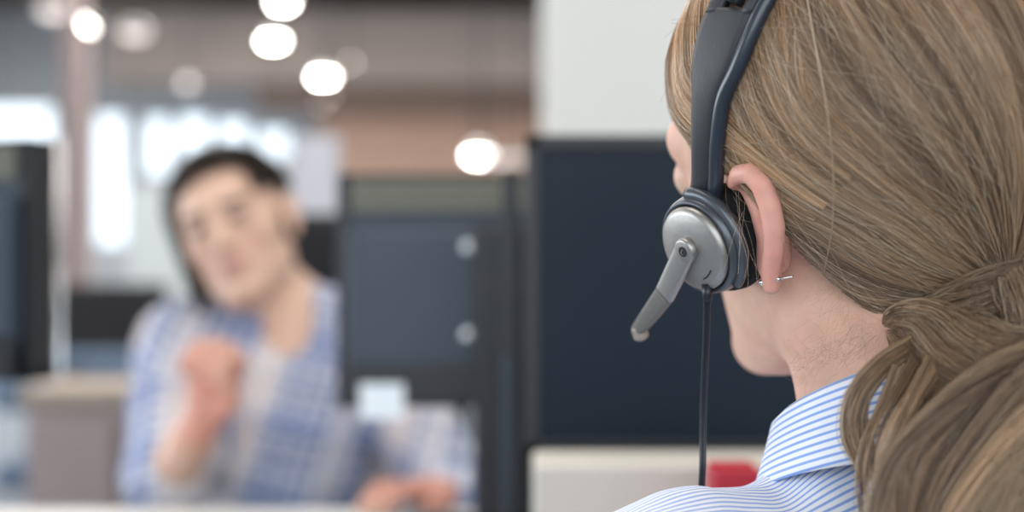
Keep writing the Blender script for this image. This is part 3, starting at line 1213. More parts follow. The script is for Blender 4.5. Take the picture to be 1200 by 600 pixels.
mc_ax = mneck0 - mneck1
collar_mesh('collar', mneck1 + mc_ax / np.linalg.norm(mc_ax) * .030, mc_ax, MF[0], .066, .098, lambda a: .045 + .02 * np.exp(-((np.abs(a - np.pi) - 2.6) / .4) ** 2), lambda a: -.018 * np.cos(a), M['plaid'], shirt_m, open_ang=.45)

lower_clothes(man, mhip, [(mkneeR, mfootR), (mkneeL, mfootL)], np.array([0, -1.0, 0]), .80)

# hair: dark, swept from a side parting, reaching the jaw on the left of the picture
rng = np.random.default_rng(5)


def man_hair():
    c = np.array([-.018, 0, .045])
    R = np.array([.104, .088, .092])
    n, mm_ = 2600, 14
    S = np.empty((n, mm_, 3))
    k = 0
    cols = []
    while k < n:
        ph = rng.uniform(0, 2 * np.pi)                 # direction the strand falls (0 = forward)
        lat = rng.uniform(.0, .9)
        f0 = np.array([math.cos(ph) * math.sin(lat * .9), math.sin(ph) * math.sin(lat * .9), math.cos(lat * .9)])
        frontness = math.cos(ph)
        length = {True: .45, False: 1.35}[frontness > .62] + (.8 if math.sin(ph) < -.45 and -.5 < frontness < .6 else 0)
        sidehair = rng.uniform(.85, 1.08)
        end = lat * .9 + length * sidehair
        # limit: stop at the hairline in front, run down to the jaw at the sides and back
        lim = 1.02 if frontness > .62 else (1.55 if frontness > .25 else 2.25)
        if frontness > .25 and math.sin(ph) < 0:
            lim = 1.22 if frontness > .75 else 2.6
        if math.sin(ph) > .3 and frontness > -.45:
            lim = min(lim, 1.60)                   # cut short above the ear on this side
        end = min(end, lim * rng.uniform(.92, 1.03))
        th = np.linspace(lat * .9, end, mm_)
        sweep = -.30 * np.linspace(0, 1, mm_) ** 1.5 * frontness
        d = np.stack([np.cos(ph + sweep) * np.sin(th), np.sin(ph + sweep) * np.sin(th), np.cos(th)], 1)
        rr = 1.0 + .035 * rng.normal() + .05 * np.linspace(0, 1, mm_)
        th_ = np.minimum(th, 1.62)
        d = np.stack([np.cos(ph + sweep) * np.sin(th_), np.sin(ph + sweep) * np.sin(th_), np.cos(th) - 1.1 * np.maximum(th - 1.62, 0)], 1)
        S[k] = c + d * R * rr[:, None]
        k += 1
        cols.append(np.array([.030, .019, .013]) * rng.uniform(.6, 1.5))
    W_ = MO + S @ MF
    rad = np.full((n, mm_), .0010) * np.linspace(1, .4, mm_)[None]
    # cap beneath
    cv, cf = [], []
    nu, nv = 40, 16
    for j in range(nv):
        for i in range(nu):
            ph = 2 * np.pi * i / nu
            fr = math.cos(ph)
            wgt = 1 / (1 + math.exp(-(fr - .55) * 9))
            lim = 2.15 * (1 - wgt) + .98 * wgt
            if math.sin(ph) > .3 and fr > -.45:
                lim = min(lim, 1.56)
            th = lim * j / (nv - 1)
            cv.append(c + np.array([math.cos(ph) * math.sin(th), math.sin(ph) * math.sin(th), math.cos(th)]) * R * .985)
    for j in range(nv - 1):
        for i in range(nu):
            i2 = (i + 1) % nu
            cf.append((j * nu + i, j * nu + i2, (j + 1) * nu + i2, (j + 1) * nu + i))
    cv = MO + np.array(cv) @ MF
    ec = np.tile(np.array([[.022, .014, .010]]), (len(cv), 1))
    return strands('hair', W_, rad, np.array(cols), M['hair_dark'], man, (cv, np.array(cf), ec))


man_hair()
office_chair(-.30, 2.42, math.pi, 'black office chair behind the person in the plaid shirt', hback=1.16, wide=.46)

# ------------------------------------------------------------------ the woman with the headset
WF = frame(38.5, 3.5, 21.5)
EAR = P(902, 274, .682)
WO = EAR - WF[1] * .070
TF = frame(26.0, 0, 0)                      # trunk: rows forward, left, up
NB = np.array([.196, .705, .975])           # base of the neck


def W2W(q):
    return WO + np.asarray(q, float) @ WF


def T2W(f, l, u):
    return NB + f * TF[0] + l * TF[1] + np.array([0, 0, u])


wshL, wshR = T2W(.005, .135, -.064), T2W(.005, -.135, -.064)
NSH = NB + np.array([0, 0, -.032])
wchest, wwaist, whip = T2W(.035, 0, -.17), T2W(.05, 0, -.28), T2W(.03, 0, -.365)
welL, welR = T2W(.16, .23, -.24), T2W(.16, -.23, -.24)
wwrL, wwrR = np.array([.00, .93, DZ + .03]), np.array([.33, .97, DZ + .03])
wknL, wknR = T2W(.44, .11, -.43), T2W(.44, -.11, -.43)
wftL, wftR = wknL * np.array([1, 1, 0]) + np.array([0, 0, .06]), wknR * np.array([1, 1, 0]) + np.array([0, 0, .06])

ear_rim = [P(859, 214, .673), P(866, 204, .663), P(880, 203, .655), P(893, 217, .652), P(902, 240, .652), P(907, 265, .655), P(907, 292, .661), P(904, 315, .668), P(904, 335, .674)]
ear_rr = [.0034, .0045, .0050, .0052, .0052, .0052, .0049, .0044, .0042]
ear_in = [P(880, 226, .676), P(893, 250, .672), P(900, 280, .673), P(900, 310, .678)]


def woman_ear(p):
    e = s_chain(p, ear_rim, ear_rr)
    e = smin(e, s_chain(p, [P(903, 250, .672), P(914, 275, .674), P(912, 305, .684)], [.005, .006, .006]), .008)
    e = smin(e, s_chain(p, ear_in, [.004, .005, .005, .005]), .008)
    return e


def woman_field(p):
    q = (p - WO) @ WF.T
    d = head_field(q)
    e = woman_ear(p)
    d = smin(d, e, .006)
    m = q.copy()
    m2 = s_chain(m, [(.004, -.068, .022), (-.010, -.080, .030), (-.024, -.086, .018), (-.022, -.082, -.006), (-.008, -.074, -.026)], [.004, .0045, .005, .0045, .006])
    d = smin(d, m2, .006)
    d = smin(d, s_cone(p, W2W((-.022, -.006, -.03)), NB + np.array([.004, 0, 0]), .048, .047), .020)
    d = smin(d, s_cone(p, W2W((.0, .040, -.045)), T2W(.02, .02, -.01), .018, .020), .02)
    d = smin(d, s_cone(p, NB - np.array([0, 0, .035]), wchest, .045, .100), .03)
    d = smin(d, np.minimum(s_cone(p, wshL, NSH, .040, .030), s_cone(p, wshR, NSH, .040, .030)), .03)
    d = smin(d, s_cone(p, wchest, wwaist, .110, .100), .05)
    d = smin(d, s_cone(p, wwaist, whip, .10, .13), .05)
    for sh, el, wr in ((wshL, welL, wwrL), (wshR, welR, wwrR)):
        d = smin(d, s_chain(p, [sh, el, wr], [.042, .034, .022]), .025)
        hd = wr + np.array([-.01, .07, -.008])
        d = smin(d, s_cone(p, wr, hd, .020, .020), .02)
        for k in range(4):
            b0 = hd + np.array([(k - 1.5) * .018, .005, 0])
            d = smin(d, s_chain(p, [b0, b0 + np.array([0, .03, .004]), b0 + np.array([0, .055 - .006 * abs(k - 1.3), -.008])], [.009, .0085, .0075]), .003)
        sd = 1 if el is welL else -1
        d = smin(d, s_chain(p, [wr + np.array([.015 * sd, .03, 0]), wr + np.array([.038 * sd, .06, -.004])], [.010, .009]), .005)
    for kn, ft in ((wknL, wftL), (wknR, wftR)):
        d = smin(d, s_chain(p, [whip + (kn - whip) * .1, kn, ft], [.09, .06, .04]), .04)
        d = smin(d, s_cone(p, ft, ft + TF[0] * .15 + np.array([0, 0, -.02]), .04, .03), .03)
    return d


woman = thing('person', 'person with light brown ponytail and striped shirt, seen from behind, wearing a headset', 'person', (.2, .7, 0))
ax = grid_axis([(-.06, .085, .006), (.085, .290, .0016), (.290, .46, .006)])
ay = grid_axis([(.50, .595, .006), (.595, .86, .0016), (.86, 1.30, .007)])
az = grid_axis([(-.02, .92, .010), (.92, .985, .004), (.985, 1.25, .0016)])
V, F = surface(woman_field, ax, ay, az)
q = (V - WO) @ WF.T
C = np.tile(np.array([[0.75, 0.46, 0.34]]), (len(V), 1))
ed = woman_ear(V)
mk = np.clip(np.exp(-(np.maximum(ed, 0) / .006) ** 2), 0, 1)[:, None]
C = C * (1 - mk) + np.array([0.76, 0.38, 0.30]) * mk
mk = np.exp(-(((q[:, 1]) / .020) ** 4 + ((q[:, 2] + .051) / .010) ** 4)) * (q[:, 0] > .07)
C = C * (1 - mk[:, None]) + np.array([0.55, 0.18, 0.17]) * mk[:, None]
C *= (1 + .06 * vnoise(V * 90, 3) + .04 * vnoise(V * 260, 4))[:, None]
C[:, 1:] *= (1 - .10 * np.maximum(vnoise(V * 130, 5), 0) - .05 * vnoise(V * 45, 6))[:, None]
np_mesh('body', V, F, M['skin'], woman, cols=C)


# shirt of the woman
def wshirt_field(p):
    d = s_cone(p, NB + np.array([0, 0, -.030]), wchest, .062, .112)
    d = smin(d, np.minimum(s_cone(p, wshL, NSH, .050, .042), s_cone(p, wshR, NSH, .050, .042)), .035)
    d = smin(d, s_cone(p, wchest, wwaist, .122, .114), .05)
    d = smin(d, s_cone(p, wwaist, whip, .114, .142), .05)
    for sh, el, wr in ((wshL, welL, wwrL), (wshR, welR, wwrR)):
        d = smin(d, s_chain(p, [sh, el, wr], [.052, .046, .032]), .03)
    d = d + .0030 * vnoise(p * 26 + vnoise(p * 9, 8)[:, None], 6) + .0012 * vnoise(p * 70, 7)
    d = smax(d, -s_cone(p, NB + np.array([0, 0, .02]), NB + np.array([-.01, .0, .1]), .056, .056), .006)
    d = smax(d, (whip[2] - .02) - p[:, 2], .01)
    return d


ax = grid_axis([(-.10, -.02, .005), (-.02, .38, .0026), (.38, .52, .006)])
ay = grid_axis([(.48, .56, .005), (.56, .84, .0026), (.84, 1.10, .006)])
az = grid_axis([(.48, .84, .008), (.84, 1.06, .0026)])
V, F = surface(wshirt_field, ax, ay, az)
loc = (V - NB) @ TF.T
f_, l_, u_ = loc[:, 0], loc[:, 1], loc[:, 2]
# stripes run from shoulder to shoulder: count them around a left-right axis through the trunk
ang = np.arctan2(-(f_ - .02), u_ + .12)
vv = ang * .125 / .0037 + 4.0 * np.abs(l_) / .1 * .35
uv = np.stack([l_ * 10, vv + .6 * vnoise(V * 12, 9)], 1)
wshirt = np_mesh('shirt', V, F, M['stripe'], woman, uv=uv)


def wdrop(a):
    # a: 0 front, pi back
    return .034 + .011 * np.exp(-((a - np.pi) / 1.0) ** 2) + .008 * np.exp(-((np.abs(a - np.pi) - 2.5) / .5) ** 2)


cax = np.array([.0, -.0, 1.0])
collar = collar_mesh('collar', NB + np.array([.000, 0, .038]), cax, TF[0], .0625, .0785, wdrop, lambda a: -.028 * np.cos(a), M['stripe'], wshirt, uvs=1 / .0037, open_ang=.30, n=120, thick=.0012)

lower_clothes(woman, whip, [(wknL, wftL), (wknR, wftR)], TF[0], .80)

# ------------------------------------------------------------------ the woman's hair
rng = np.random.default_rng(11)
HCc = np.array([-.014, 0, .044])
HR = np.array([.103, .083, .094])
tie_l = (P(1222, 345, .640) - WO) @ WF.T
tdir = (tie_l - HCc) / HR
tdir /= np.linalg.norm(tdir)
e_up = np.array([0, 0, 1.0]) - tdir * tdir[2]
e_up /= np.linalg.norm(e_up)
e_left = np.cross(e_up, tdir)
if e_left[1] < 0:
    e_left = -e_left


def hair_depth(px, py, s=1.03):
    o_ = (np.array([0, 0, CZ]) - WO) @ WF.T
    d_ = (P(px, py, 1.0) - np.array([0, 0, CZ])) @ WF.T
    o_ = (o_ - HCc) / (HR * s)
    d_ = d_ / (HR * s)
    a_, b_, c_ = d_ @ d_, 2 * o_ @ d_, o_ @ o_ - 1
    return (-b_ - math.sqrt(max(b_ * b_ - 4 * a_ * c_, 0))) / (2 * a_)


def hair_line(q):
    """True where hair grows (local head coordinates)"""
    f, u = q[..., 0], q[..., 2]
    line = np.interp(f, [-.12, -.090, -.072, -.052, -.035, -.018, -.004, .012, .028, .045, .062, .076, .095],
                     [-.122, -.108, -.092, -.066, -.042, -.010, .026, .030, .034, .052, .072, .090, .118])
    return u > line


def head_pt(alpha, phi, r=1.0):
    d = np.cos(alpha)[..., None] * tdir + np.sin(alpha)[..., None] * (np.cos(phi)[..., None] * e_up + np.sin(phi)[..., None] * e_left)
    o_ = HCc + d * HR * (r[..., None] if hasattr(r, 'shape') and np.ndim(r) else r)
    # the hair follows the hollow of the nape down behind the neck
    back = np.clip((.01 - o_[..., 0]) / .05, 0, 1)
    o_[..., 2] += .60 * np.minimum(0, o_[..., 2] - .005) * back * back * (3 - 2 * back)
    return o_


def hair_path(phi0, a0, m_):
    """strand from a0 (far) down to the tie"""
    al = np.linspace(a0, .10, m_)
    wgt = np.clip((al - 1.3) / 1.2, 0, 1) ** 1.3
    sgn = np.where(phi0 > np.pi, -1, 1)
    p0 = np.where(phi0 > np.pi, 2 * np.pi - phi0, phi0)
    up_pull = np.clip((2.2 - p0) / .7, 0, 1)
    ph = p0 * (1 - .5 * wgt * up_pull)
    return al, sgn * ph


N1, MS, NF = 26000, 26, 5000
S = np.empty((N1, MS, 3))
RAD = np.empty((N1, MS))
CC = np.empty((N1, 3))
base_c = np.array([.315, .198, .118])
k = 0
amax = np.linspace(2.75, .35, 90)
cache = {}
while k < N1:
    left = rng.random() < .82
    front = k >= N1 - NF
    phi0 = rng.uniform(0, np.pi) if left else rng.uniform(np.pi, 2 * np.pi)
    key = int(phi0 * 60)
    if key not in cache:
        al, ph = hair_path(phi0, 2.75, 90)
        ok = hair_line(head_pt(al, ph, 1.0))
        bad = np.where(~ok[:80])[0]
        # outermost run of hair growing continuously to the tie
        cache[key] = al[bad[-1] + 1] if len(bad) else al[0]
    top = cache[key] + rng.normal() * .012
    a0 = top if rng.random() < .5 else rng.uniform(.5, max(.55, top))
    if top < .3:
        continue
    al, ph = hair_path(phi0, a0, MS)
    if front:                                  # hair combed down from the parting over the temple, then back above the ear
        pf = math.radians(rng.uniform(18, 112))
        pn = math.radians(54) + (pf - math.radians(18)) * .36
        al = np.linspace(2.6, 1.0, 120)
        w_ = np.clip((al - 1.25) / .85, 0, 1)
        w_ = w_ * w_ * (3 - 2 * w_)
        ph = pn + (pf - pn) * w_ - np.clip(al - 2.0, 0, 1) * .5
        okf = hair_line(head_pt(al, ph, 1.0))
        bad = np.where(~okf)[0]
        i0 = bad[-1] + 1 if len(bad) else 0
        if i0 > 80:
            continue
        i0 = int(rng.uniform(i0, min(i0 + 40, 80))) if rng.random() < .4 else i0
        t_ = np.linspace(i0, 119, MS)
        al, ph = np.interp(t_, np.arange(120), al), np.interp(t_, np.arange(120), ph)
        phi0 = pn + pf * .5
    s = np.linspace(0, 1, MS)
    cl = noise1(np.array([phi0 * 9.0]), 21)[0]
    cl2 = noise1(np.array([phi0 * 34.0]), 22)[0]
    layer = rng.random()
    lift = 1.0 + .016 * cl + .010 * cl2 + .030 * layer - .016
    lift_s = 1 + (lift - 1) * np.clip(np.minimum(1, s * 5), 0.2, 1)
    if front:
        lift_s = lift_s + .040 * np.clip((al - 1.75) / .5, 0, 1)
    wob = .010 * np.sin(s * rng.uniform(2, 7) + rng.uniform(0, 6.28)) * rng.uniform(.3, 1.0) + rng.normal() * .006
    # locks bunch together towards the tie
    bunch = (np.round(phi0 * 13 + .8 * cl) / 13 - phi0) * .55 * s ** 1.2 * (layer > .25)
    S[k] = head_pt(al, ph + wob * np.sin(np.pi * np.clip(s, .0, 1)) * 2 + (0 if front else bunch) * np.where(phi0 > np.pi, -1, 1), lift_s)
    RAD[k] = rng.uniform(.00010, .00021) * (1 - .3 * s)
    streak = .5 + .5 * noise1(np.array([phi0 * 16 + 3 * layer]), 31)[0]
    br = rng.uniform(.50, 1.40) * (.42 + 1.15 * streak ** 1.3)
    warm = rng.uniform(-.04, .05)
    if front:
        warm += .06
        br *= 1.25
    CC[k] = base_c * br * np.array([1.0 + warm, 1.0, 1.0 - warm * 1.6])
    if rng.random() < .10:
        CC[k] = np.array([.58, .44, .30]) * rng.uniform(.8, 1.2)
    k += 1
S = WO + S @ WF
all_S, all_R, all_C = [S], [RAD], [CC]

# under-cap
cv, cf = [], []
nu, nv = 120, 60
al = np.linspace(0.02, 2.7, nv)
Vc = np.array([head_pt(np.full(nu, a_), np.linspace(0, 2 * np.pi, nu, endpoint=False), .972) for a_ in al])
okc = hair_line(Vc)
for j in range(nv - 1):
    for i in range(nu):
        i2 = (i + 1) % nu
        if okc[j, i] and okc[j, i2] and okc[j + 1, i] and okc[j + 1, i2]:
            cf.append((j * nu + i, j * nu + i2, (j + 1) * nu + i2, (j + 1) * nu + i))
cap_V = WO + Vc.reshape(-1, 3) @ WF
cap_C = np.tile(np.array([[.085, .052, .032]]), (len(cap_V), 1))


def lock(ctrl, widths, n, depth=.6, tint=1.0, twist=.8, seed=0, m_=40, rad=(.00010, .00020), flare=0.0, blond=.14):
    """a bundle of hairs following ctrl [(px,py,d)...]"""
    r = np.random.default_rng(seed)
    c = catmull([P(*a_) for a_ in ctrl], m_)
    wd = catmull(np.array(widths)[:, None], m_)[:, 0]
    T = np.gradient(c, axis=0)
    T /= np.linalg.norm(T, axis=1)[:, None]
    view = np.array([0, 1.0, 0])
    Nn = np.cross(T, view)
    Nn /= np.linalg.norm(Nn, axis=1)[:, None] + 1e-9
    B = np.cross(T, Nn)
    s = np.linspace(0, 1, m_)
    out = np.empty((n, m_, 3))
    R = np.empty((n, m_))
    C_ = np.empty((n, 3))
    for i in range(n):
        x = r.uniform(-1, 1)
        y = r.uniform(-1, 1) * math.sqrt(max(0, 1 - x * x)) * depth
        tw = twist * (s - .5) + r.normal() * .05
        xx = x * np.cos(tw) - y * np.sin(tw)
        yy = x * np.sin(tw) + y * np.cos(tw)
        bun = .25 * noise1(np.array([x * 5 + seed]), 41)[0]
        fl = 1 + flare * s * r.normal()
        wv = .16 * np.sin(s * r.uniform(3, 9) + r.uniform(0, 6.28)) * r.uniform(0, 1)
        out[i] = c + (Nn * ((xx * fl + wv + bun * (1 - abs(x))) * wd)[:, None] + B * ((yy + wv * .5) * wd)[:, None])
        L = r.uniform(.75, 1.0) if r.random() < .3 else 1.0
        if L < 1:
            ii = np.linspace(0, L * (m_ - 1), m_)
            i0 = np.clip(ii.astype(int), 0, m_ - 2)
            ff = (ii - i0)[:, None]
            out[i] = out[i][i0] * (1 - ff) + out[i][i0 + 1] * ff
        out[i] += (r.normal(size=3) * .10 * np.sin(s * r.uniform(1, 4) + r.uniform(0, 6.28))[:, None]) * wd[:, None]
        R[i] = r.uniform(*rad) * (1 - .5 * s)
        st = .5 + .5 * noise1(np.array([x * 7 + seed * 3.1]), 43)[0]
        C_[i] = base_c * tint * r.uniform(.35, 1.7) * (.40 + 1.2 * st)
        if r.random() < blond:
            C_[i] = np.array([.50, .37, .24]) * r.uniform(.8, 1.15)
    return out, R, C_


LOCKS = [
    # swoop from under the nape out to the gathered tail
    (dict(ctrl=[(1036, 380, .662), (1052, 374, .650), (1080, 381, .637), (1120, 412, .622), (1175, 432, .615), (1260, 430, .615)], widths=[.001, .006, .012, .017, .018, .018], n=1300, seed=1, tint=.82)),
    (dict(ctrl=[(1040, 388, .662), (1060, 404, .642), (1090, 440, .628), (1150, 462, .618), (1220, 450, .612), (1290, 420, .61)], widths=[.001, .006, .013, .018, .02, .02], n=1300, seed=2, tint=.95)),
    # curl looping over the collar
    (dict(ctrl=[(1070, 402, .632), (1030, 432, .622), (1004, 470, .618), (1002, 510, .616), (1018, 540, .614), (1042, 562, .612), (1075, 590, .612), (1090, 630, .61)], widths=[.004, .0050, .0055, .006, .0055, .005, .006, .006], n=420, seed=3, tint=.85)),
    (dict(ctrl=[(1050, 430, .622), (1030, 480, .616), (1012, 520, .612), (1008, 560, .61), (1016, 620, .61)], widths=[.002, .0016, .0015, .0018, .002], n=60, seed=4, tint=.8)),
    # the tail falling
    (dict(ctrl=[(1250, 400, .612), (1180, 440, .606), (1120, 490, .602), (1075, 550, .600), (1050, 640, .598)], widths=[.018, .016, .014, .012, .012], n=1300, seed=5, tint=.85)),
    (dict(ctrl=[(1250, 420, .606), (1190, 460, .600), (1140, 520, .596), (1105, 580, .594), (1090, 650, .592)], widths=[.018, .016, .016, .015, .015], n=1400, seed=6, tint=.80)),
    (dict(ctrl=[(1270, 430, .602), (1215, 470, .598), (1170, 530, .594), (1140, 590, .592), (1130, 660, .590)], widths=[.018, .016, .015, .014, .014], n=1400, seed=7, tint=.95)),
    (dict(ctrl=[(1290, 440, .60), (1240, 490, .594), (1200, 550, .590), (1170, 610, .588), (1160, 670, .586)], widths=[.018, .016, .014, .012, .012], n=1200, seed=8, tint=1.35, blond=.4)),
    (dict(ctrl=[(1310, 440, .60), (1270, 500, .594), (1235, 560, .590), (1210, 640, .588)], widths=[.02, .018, .018, .018], n=900, seed=9, tint=1.0)),
    # stray wisps
    (dict(ctrl=[(1075, 420, .628), (1052, 470, .618), (1034, 510, .610), (1030, 560, .608), (1040, 640, .606)], widths=[.003, .005, .006, .008, .010], n=130, seed=10, tint=.9, flare=.3)),
    (dict(ctrl=[(1100, 430, .622), (1075, 480, .606), (1060, 540, .602), (1062, 640, .60)], widths=[.006, .008, .010, .012], n=500, seed=12, tint=.8)),
    # gathered end of the hair above the collar, running into the tie
    (dict(ctrl=[(1060, 380, .655), (1100, 372, .645), (1140, 360, .638), (1180, 340, .634), (1215, 325, .63)], widths=[.006, .010, .013, .012, .01], n=1200, seed=13, tint=.85)),
    (dict(ctrl=[(1200, 320, .630), (1225, 350, .622), (1245, 390, .616), (1260, 430, .61)], widths=[.014, .018, .02, .02], n=900, seed=14, tint=.8)),
    # single long stray hair over the side of the head
    (dict(ctrl=[(x_, y_, min(hair_depth(x_, y_, 1.04), .665) - .003) for x_, y_ in ((945, -10), (957, 60), (968, 120), (976, 190), (976, 260), (966, 320))], widths=[.0005, .0006, .0005, .0004, .0005, .0006], n=8, seed=15, tint=1.3, blond=.8)),
]
bm_sets = []
rl = np.random.default_rng(77)
for L_ in LOCKS:
    if L_['seed'] in (5, 6, 7, 8, 9, 12):
        # the falling tail parts into thinner locks of their own shade
        for sub in range(7):
            dx, dy, dd = rl.uniform(-26, 26), rl.uniform(-10, 10), rl.uniform(-.010, .008)
            bend = rl.normal() * 12
            K = len(L_['ctrl'])
            c2 = [(x_ + dx * (.5 + i_ / K) + bend * math.sin(3 * i_ / K), y_ + dy, d_ + dd) for i_, (x_, y_, d_) in enumerate(L_['ctrl'])]
            L2 = dict(L_)
            L2.update(ctrl=c2, widths=[w_ * rl.uniform(.3, .5) for w_ in L_['widths']], n=int(L_['n'] / 5), seed=L_['seed'] * 31 + sub, tint=L_.get('tint', 1) * rl.uniform(.6, 1.55), flare=.25)
            bm_sets.append(lock(**L2))
        continue
    bm_sets.append(lock(**L_))

# loose single hairs lying across the combed hair
fa = []
for i_ in range(260):
    a0_, p0_ = rl.uniform(.6, 2.3), rl.uniform(.1, 1.9)
    t_ = np.linspace(0, 1, 20)
    al_ = a0_ - t_ * rl.uniform(.3, .9)
    ph_ = p0_ + rl.normal() * .22 * t_ + rl.normal() * .08 * np.sin(t_ * rl.uniform(2, 5))
    al_ = np.maximum(al_, .1)
    pts_ = head_pt(al_, ph_, 1.030 + .03 * np.sin(t_ * 3.1) * rl.uniform(0, 1))
    if hair_line(pts_).all():
        fa.append(WO + pts_ @ WF)
fa = np.array(fa)
bm_sets.append((fa, np.full(fa.shape[:2], .00007), np.array([.62, .48, .34]) * rl.uniform(.6, 1.15, (len(fa), 1))))


# wispy short hairs: temple, nape, in front of the ear
def wisps(n, region, seed, length=(.01, .03), col=(.30, .19, .11), rad=.00006, curl=1.0):
    r = np.random.default_rng(seed)
    m_ = 14
    out = np.empty((n, m_, 3))
    for i in range(n):
        p0, drn = region(r)
        s = np.linspace(0, 1, m_)[:, None]
        ln = r.uniform(*length)
        side = r.normal(size=3)
        side /= np.linalg.norm(side)
        out[i] = p0 + drn * ln * s + side * ln * .25 * curl * np.sin(s * r.uniform(1.5, 5)) + r.normal(size=3) * ln * .12 * s ** 2
    R = np.full((n, m_), rad)
    C_ = np.array(col) * r.uniform(.5, 1.4, (n, 1))
    return out, R, C_


def nape(r):
    x = r.uniform(958, 1040)
    y = np.interp(x, [958, 985, 1015, 1040], [300, 345, 385, 400]) + r.normal() * 7
    p0 = P(x, y, np.interp(x, [958, 1040], [.667, .650]))
    d = P(x - 16 + r.normal() * 20, y + 26 + r.normal() * 10, .655) - p0
    return p0, d / np.linalg.norm(d)


def nape2(r):
    x = r.uniform(930, 1025)
    p0 = P(x, np.interp(x, [930, 1025], [425, 398]) + r.normal() * 12, np.interp(x, [930, 1040], [.672, .645]))
    d = P(x - 30, 440 + r.normal() * 40, .655) - p0
    return p0, d / np.linalg.norm(d)


def temple(r):
    y = r.uniform(-10, 190)
    p0 = W2W(head_pt(np.array([r.uniform(1.9, 2.2)]), np.array([r.uniform(.7, 1.3)]), 1.0)[0])
    d = np.array([-.5, .1, -.6]) + r.normal(size=3) * .3
    return p0, d / np.linalg.norm(d)


def over_pad(r):
    p0 = P(r.uniform(845, 875), r.uniform(215, 250), .668)
    d = P(r.uniform(840, 900), 350, .655) - p0
    return p0, d / np.linalg.norm(d)


def above_ear(r):
    p0 = P(r.uniform(850, 905), r.uniform(190, 215), .676)
    d = P(r.uniform(900, 990), r.uniform(215, 300), .662) - p0
    return p0, d / np.linalg.norm(d)


for a_ in (wisps(200, nape, 1, (.008, .024), curl=.8, rad=.00003, col=(.50, .34, .23)), wisps(150, nape2, 2, (.005, .014), col=(.38, .22, .15), curl=1.4, rad=.00003), wisps(40, temple, 3, (.01, .035)),
           wisps(7, over_pad, 4, (.025, .05), col=(.6, .46, .32), curl=.5, rad=.00005), wisps(120, above_ear, 5, (.02, .05))):
    m_ = a_[0].shape[1]
    bm_sets.append(a_)

hair = strands('hair', all_S[0], all_R[0], all_C[0], M['hair'], woman, (cap_V, np.array(cf), cap_C))
# tail, curls and wisps are one further mesh
Vs = [], [], []


def resample(S_, m_):
    n0 = S_.shape[1]
    t = np.linspace(0, n0 - 1, m_)
    i = np.clip(t.astype(int), 0, n0 - 2)
    f = (t - i)
    if S_.ndim == 3:
        f = f[None, :, None]
    else:
        f = f[None, :]
    return S_[:, i] * (1 - f) + S_[:, i + 1] * f


tS = np.concatenate([resample(a_[0], 40) for a_ in bm_sets])
tR = np.concatenate([resample(a_[1], 40) for a_ in bm_sets])
tC = np.concatenate([a_[2] for a_ in bm_sets])
strands('ponytail', tS, tR, tC, M['hair'], hair)

# ------------------------------------------------------------------ headset
hs = thing('headset', 'silver and charcoal headset with a microphone boom worn on the brown hair', 'headset', tuple(P(820, 290, .69)))


def U(v):
    v = np.asarray(v, float)
    return v / np.linalg.norm(v)


cn = U((-.78, -.52, -.35))                 # outward normal of the ear cup
PC = P(815, 291, .690)                     # centre of the silver plate
major = U(np.cross(cn, np.cross((.0, .0, 1.0), cn)))
# silver plate
arr = lathe_arrays([(.0200, -.004), (.0214, -.001), (.0214, .0005), (.0205, .0022), (.0184, .0032), (.010, .0046), (.001, .0050)], PC, cn, 72)
plate = arrays_obj('cover_plate', [arr], M['silver'], hs)
# housing ring (gunmetal) behind it
ring = lathe_arrays([(.018, -.012), (.0238, -.012), (.0250, -.010), (.0253, -.006), (.0246, -.002), (.0236, .0004), (.0224, .0008), (.0215, -.003)], PC + cn * -.001, cn, 72)
arrays_obj('ear_cup', [ring], M['gunmetal'], hs)
# foam pad
pc = PC - cn * .011 - np.array([0, 0, .001])
pad = lathe_arrays([(.020, .0), (.0235, .0), (.0265, -.003), (.0275, -.008), (.0268, -.013), (.0235, -.017), (.016, -.018)], pc, cn, 64)
arrays_obj('ear_pad', [pad], M['foam'], hs)

# head band: outline left/right edges in stations, then mirrored over the head
st = [  # front edge (px,py,d), rear edge (px,py,d)
    ((800, 250, .692), (836, 240, .680)),
    ((803, 232, .690), (842, 226, .677)),
    ((808.5, 212, .696), (843, 207, .680)),
    ((808.5, 165, .704), (845, 166, .688)),
    ((809, 112, .710), (853, 118, .688)),
    ((810, 70, .716), (872, 82, .688)),
    ((816, 38, .742), (889, 44, .688)),
    ((828, 6, .728), (906, 8, .690)),
    ((846, -28, .734), (930, -30, .694)),
    ((872, -60, .740), (958, -58, .700)),
]
fr, re = [], []
for a_, b_ in st:
    dr_ = max(hair_depth(b_[0], b_[1], 1.045) - .003, .60) if b_[1] < 215 else b_[2]
    df_ = dr_ + 1.25 * (b_[0] - a_[0]) / 2450
    if b_[1] < 190:                              # the plate rides on top of the hair
        df_ = min(df_, hair_depth(a_[0], a_[1], 1.095) - .003)
    re.append(P(b_[0], b_[1], dr_))
    fr.append(P(a_[0], a_[1], df_))


def over_top(p, k, s_):
    q_ = (p - WO) @ WF.T
    q_[1] *= k
    rel = ((q_[0] - HCc[0]) / (HR[0] * s_)) ** 2 + (q_[1] / (HR[1] * s_)) ** 2
    q_[2] = HCc[2] + HR[2] * s_ * math.sqrt(max(.05, 1 - rel))
    return WO + q_ @ WF


f_end, r_end = fr[-1], re[-1]
for k_ in (.68, .36, .10):
    fr.append(over_top(f_end, k_, 1.11))
    re.append(over_top(r_end, k_, 1.11))
fr, re = np.array(fr), np.array(re)


def mirror(p):
    q_ = (p - WO) @ WF.T
    q_[..., 1] *= -1
    return WO + q_ @ WF


frm, rem = mirror(fr)[::-1], mirror(re)[::-1]
FR = catmull(np.vstack([fr, frm]), 160)
RE = catmull(np.vstack([re, rem]), 160)
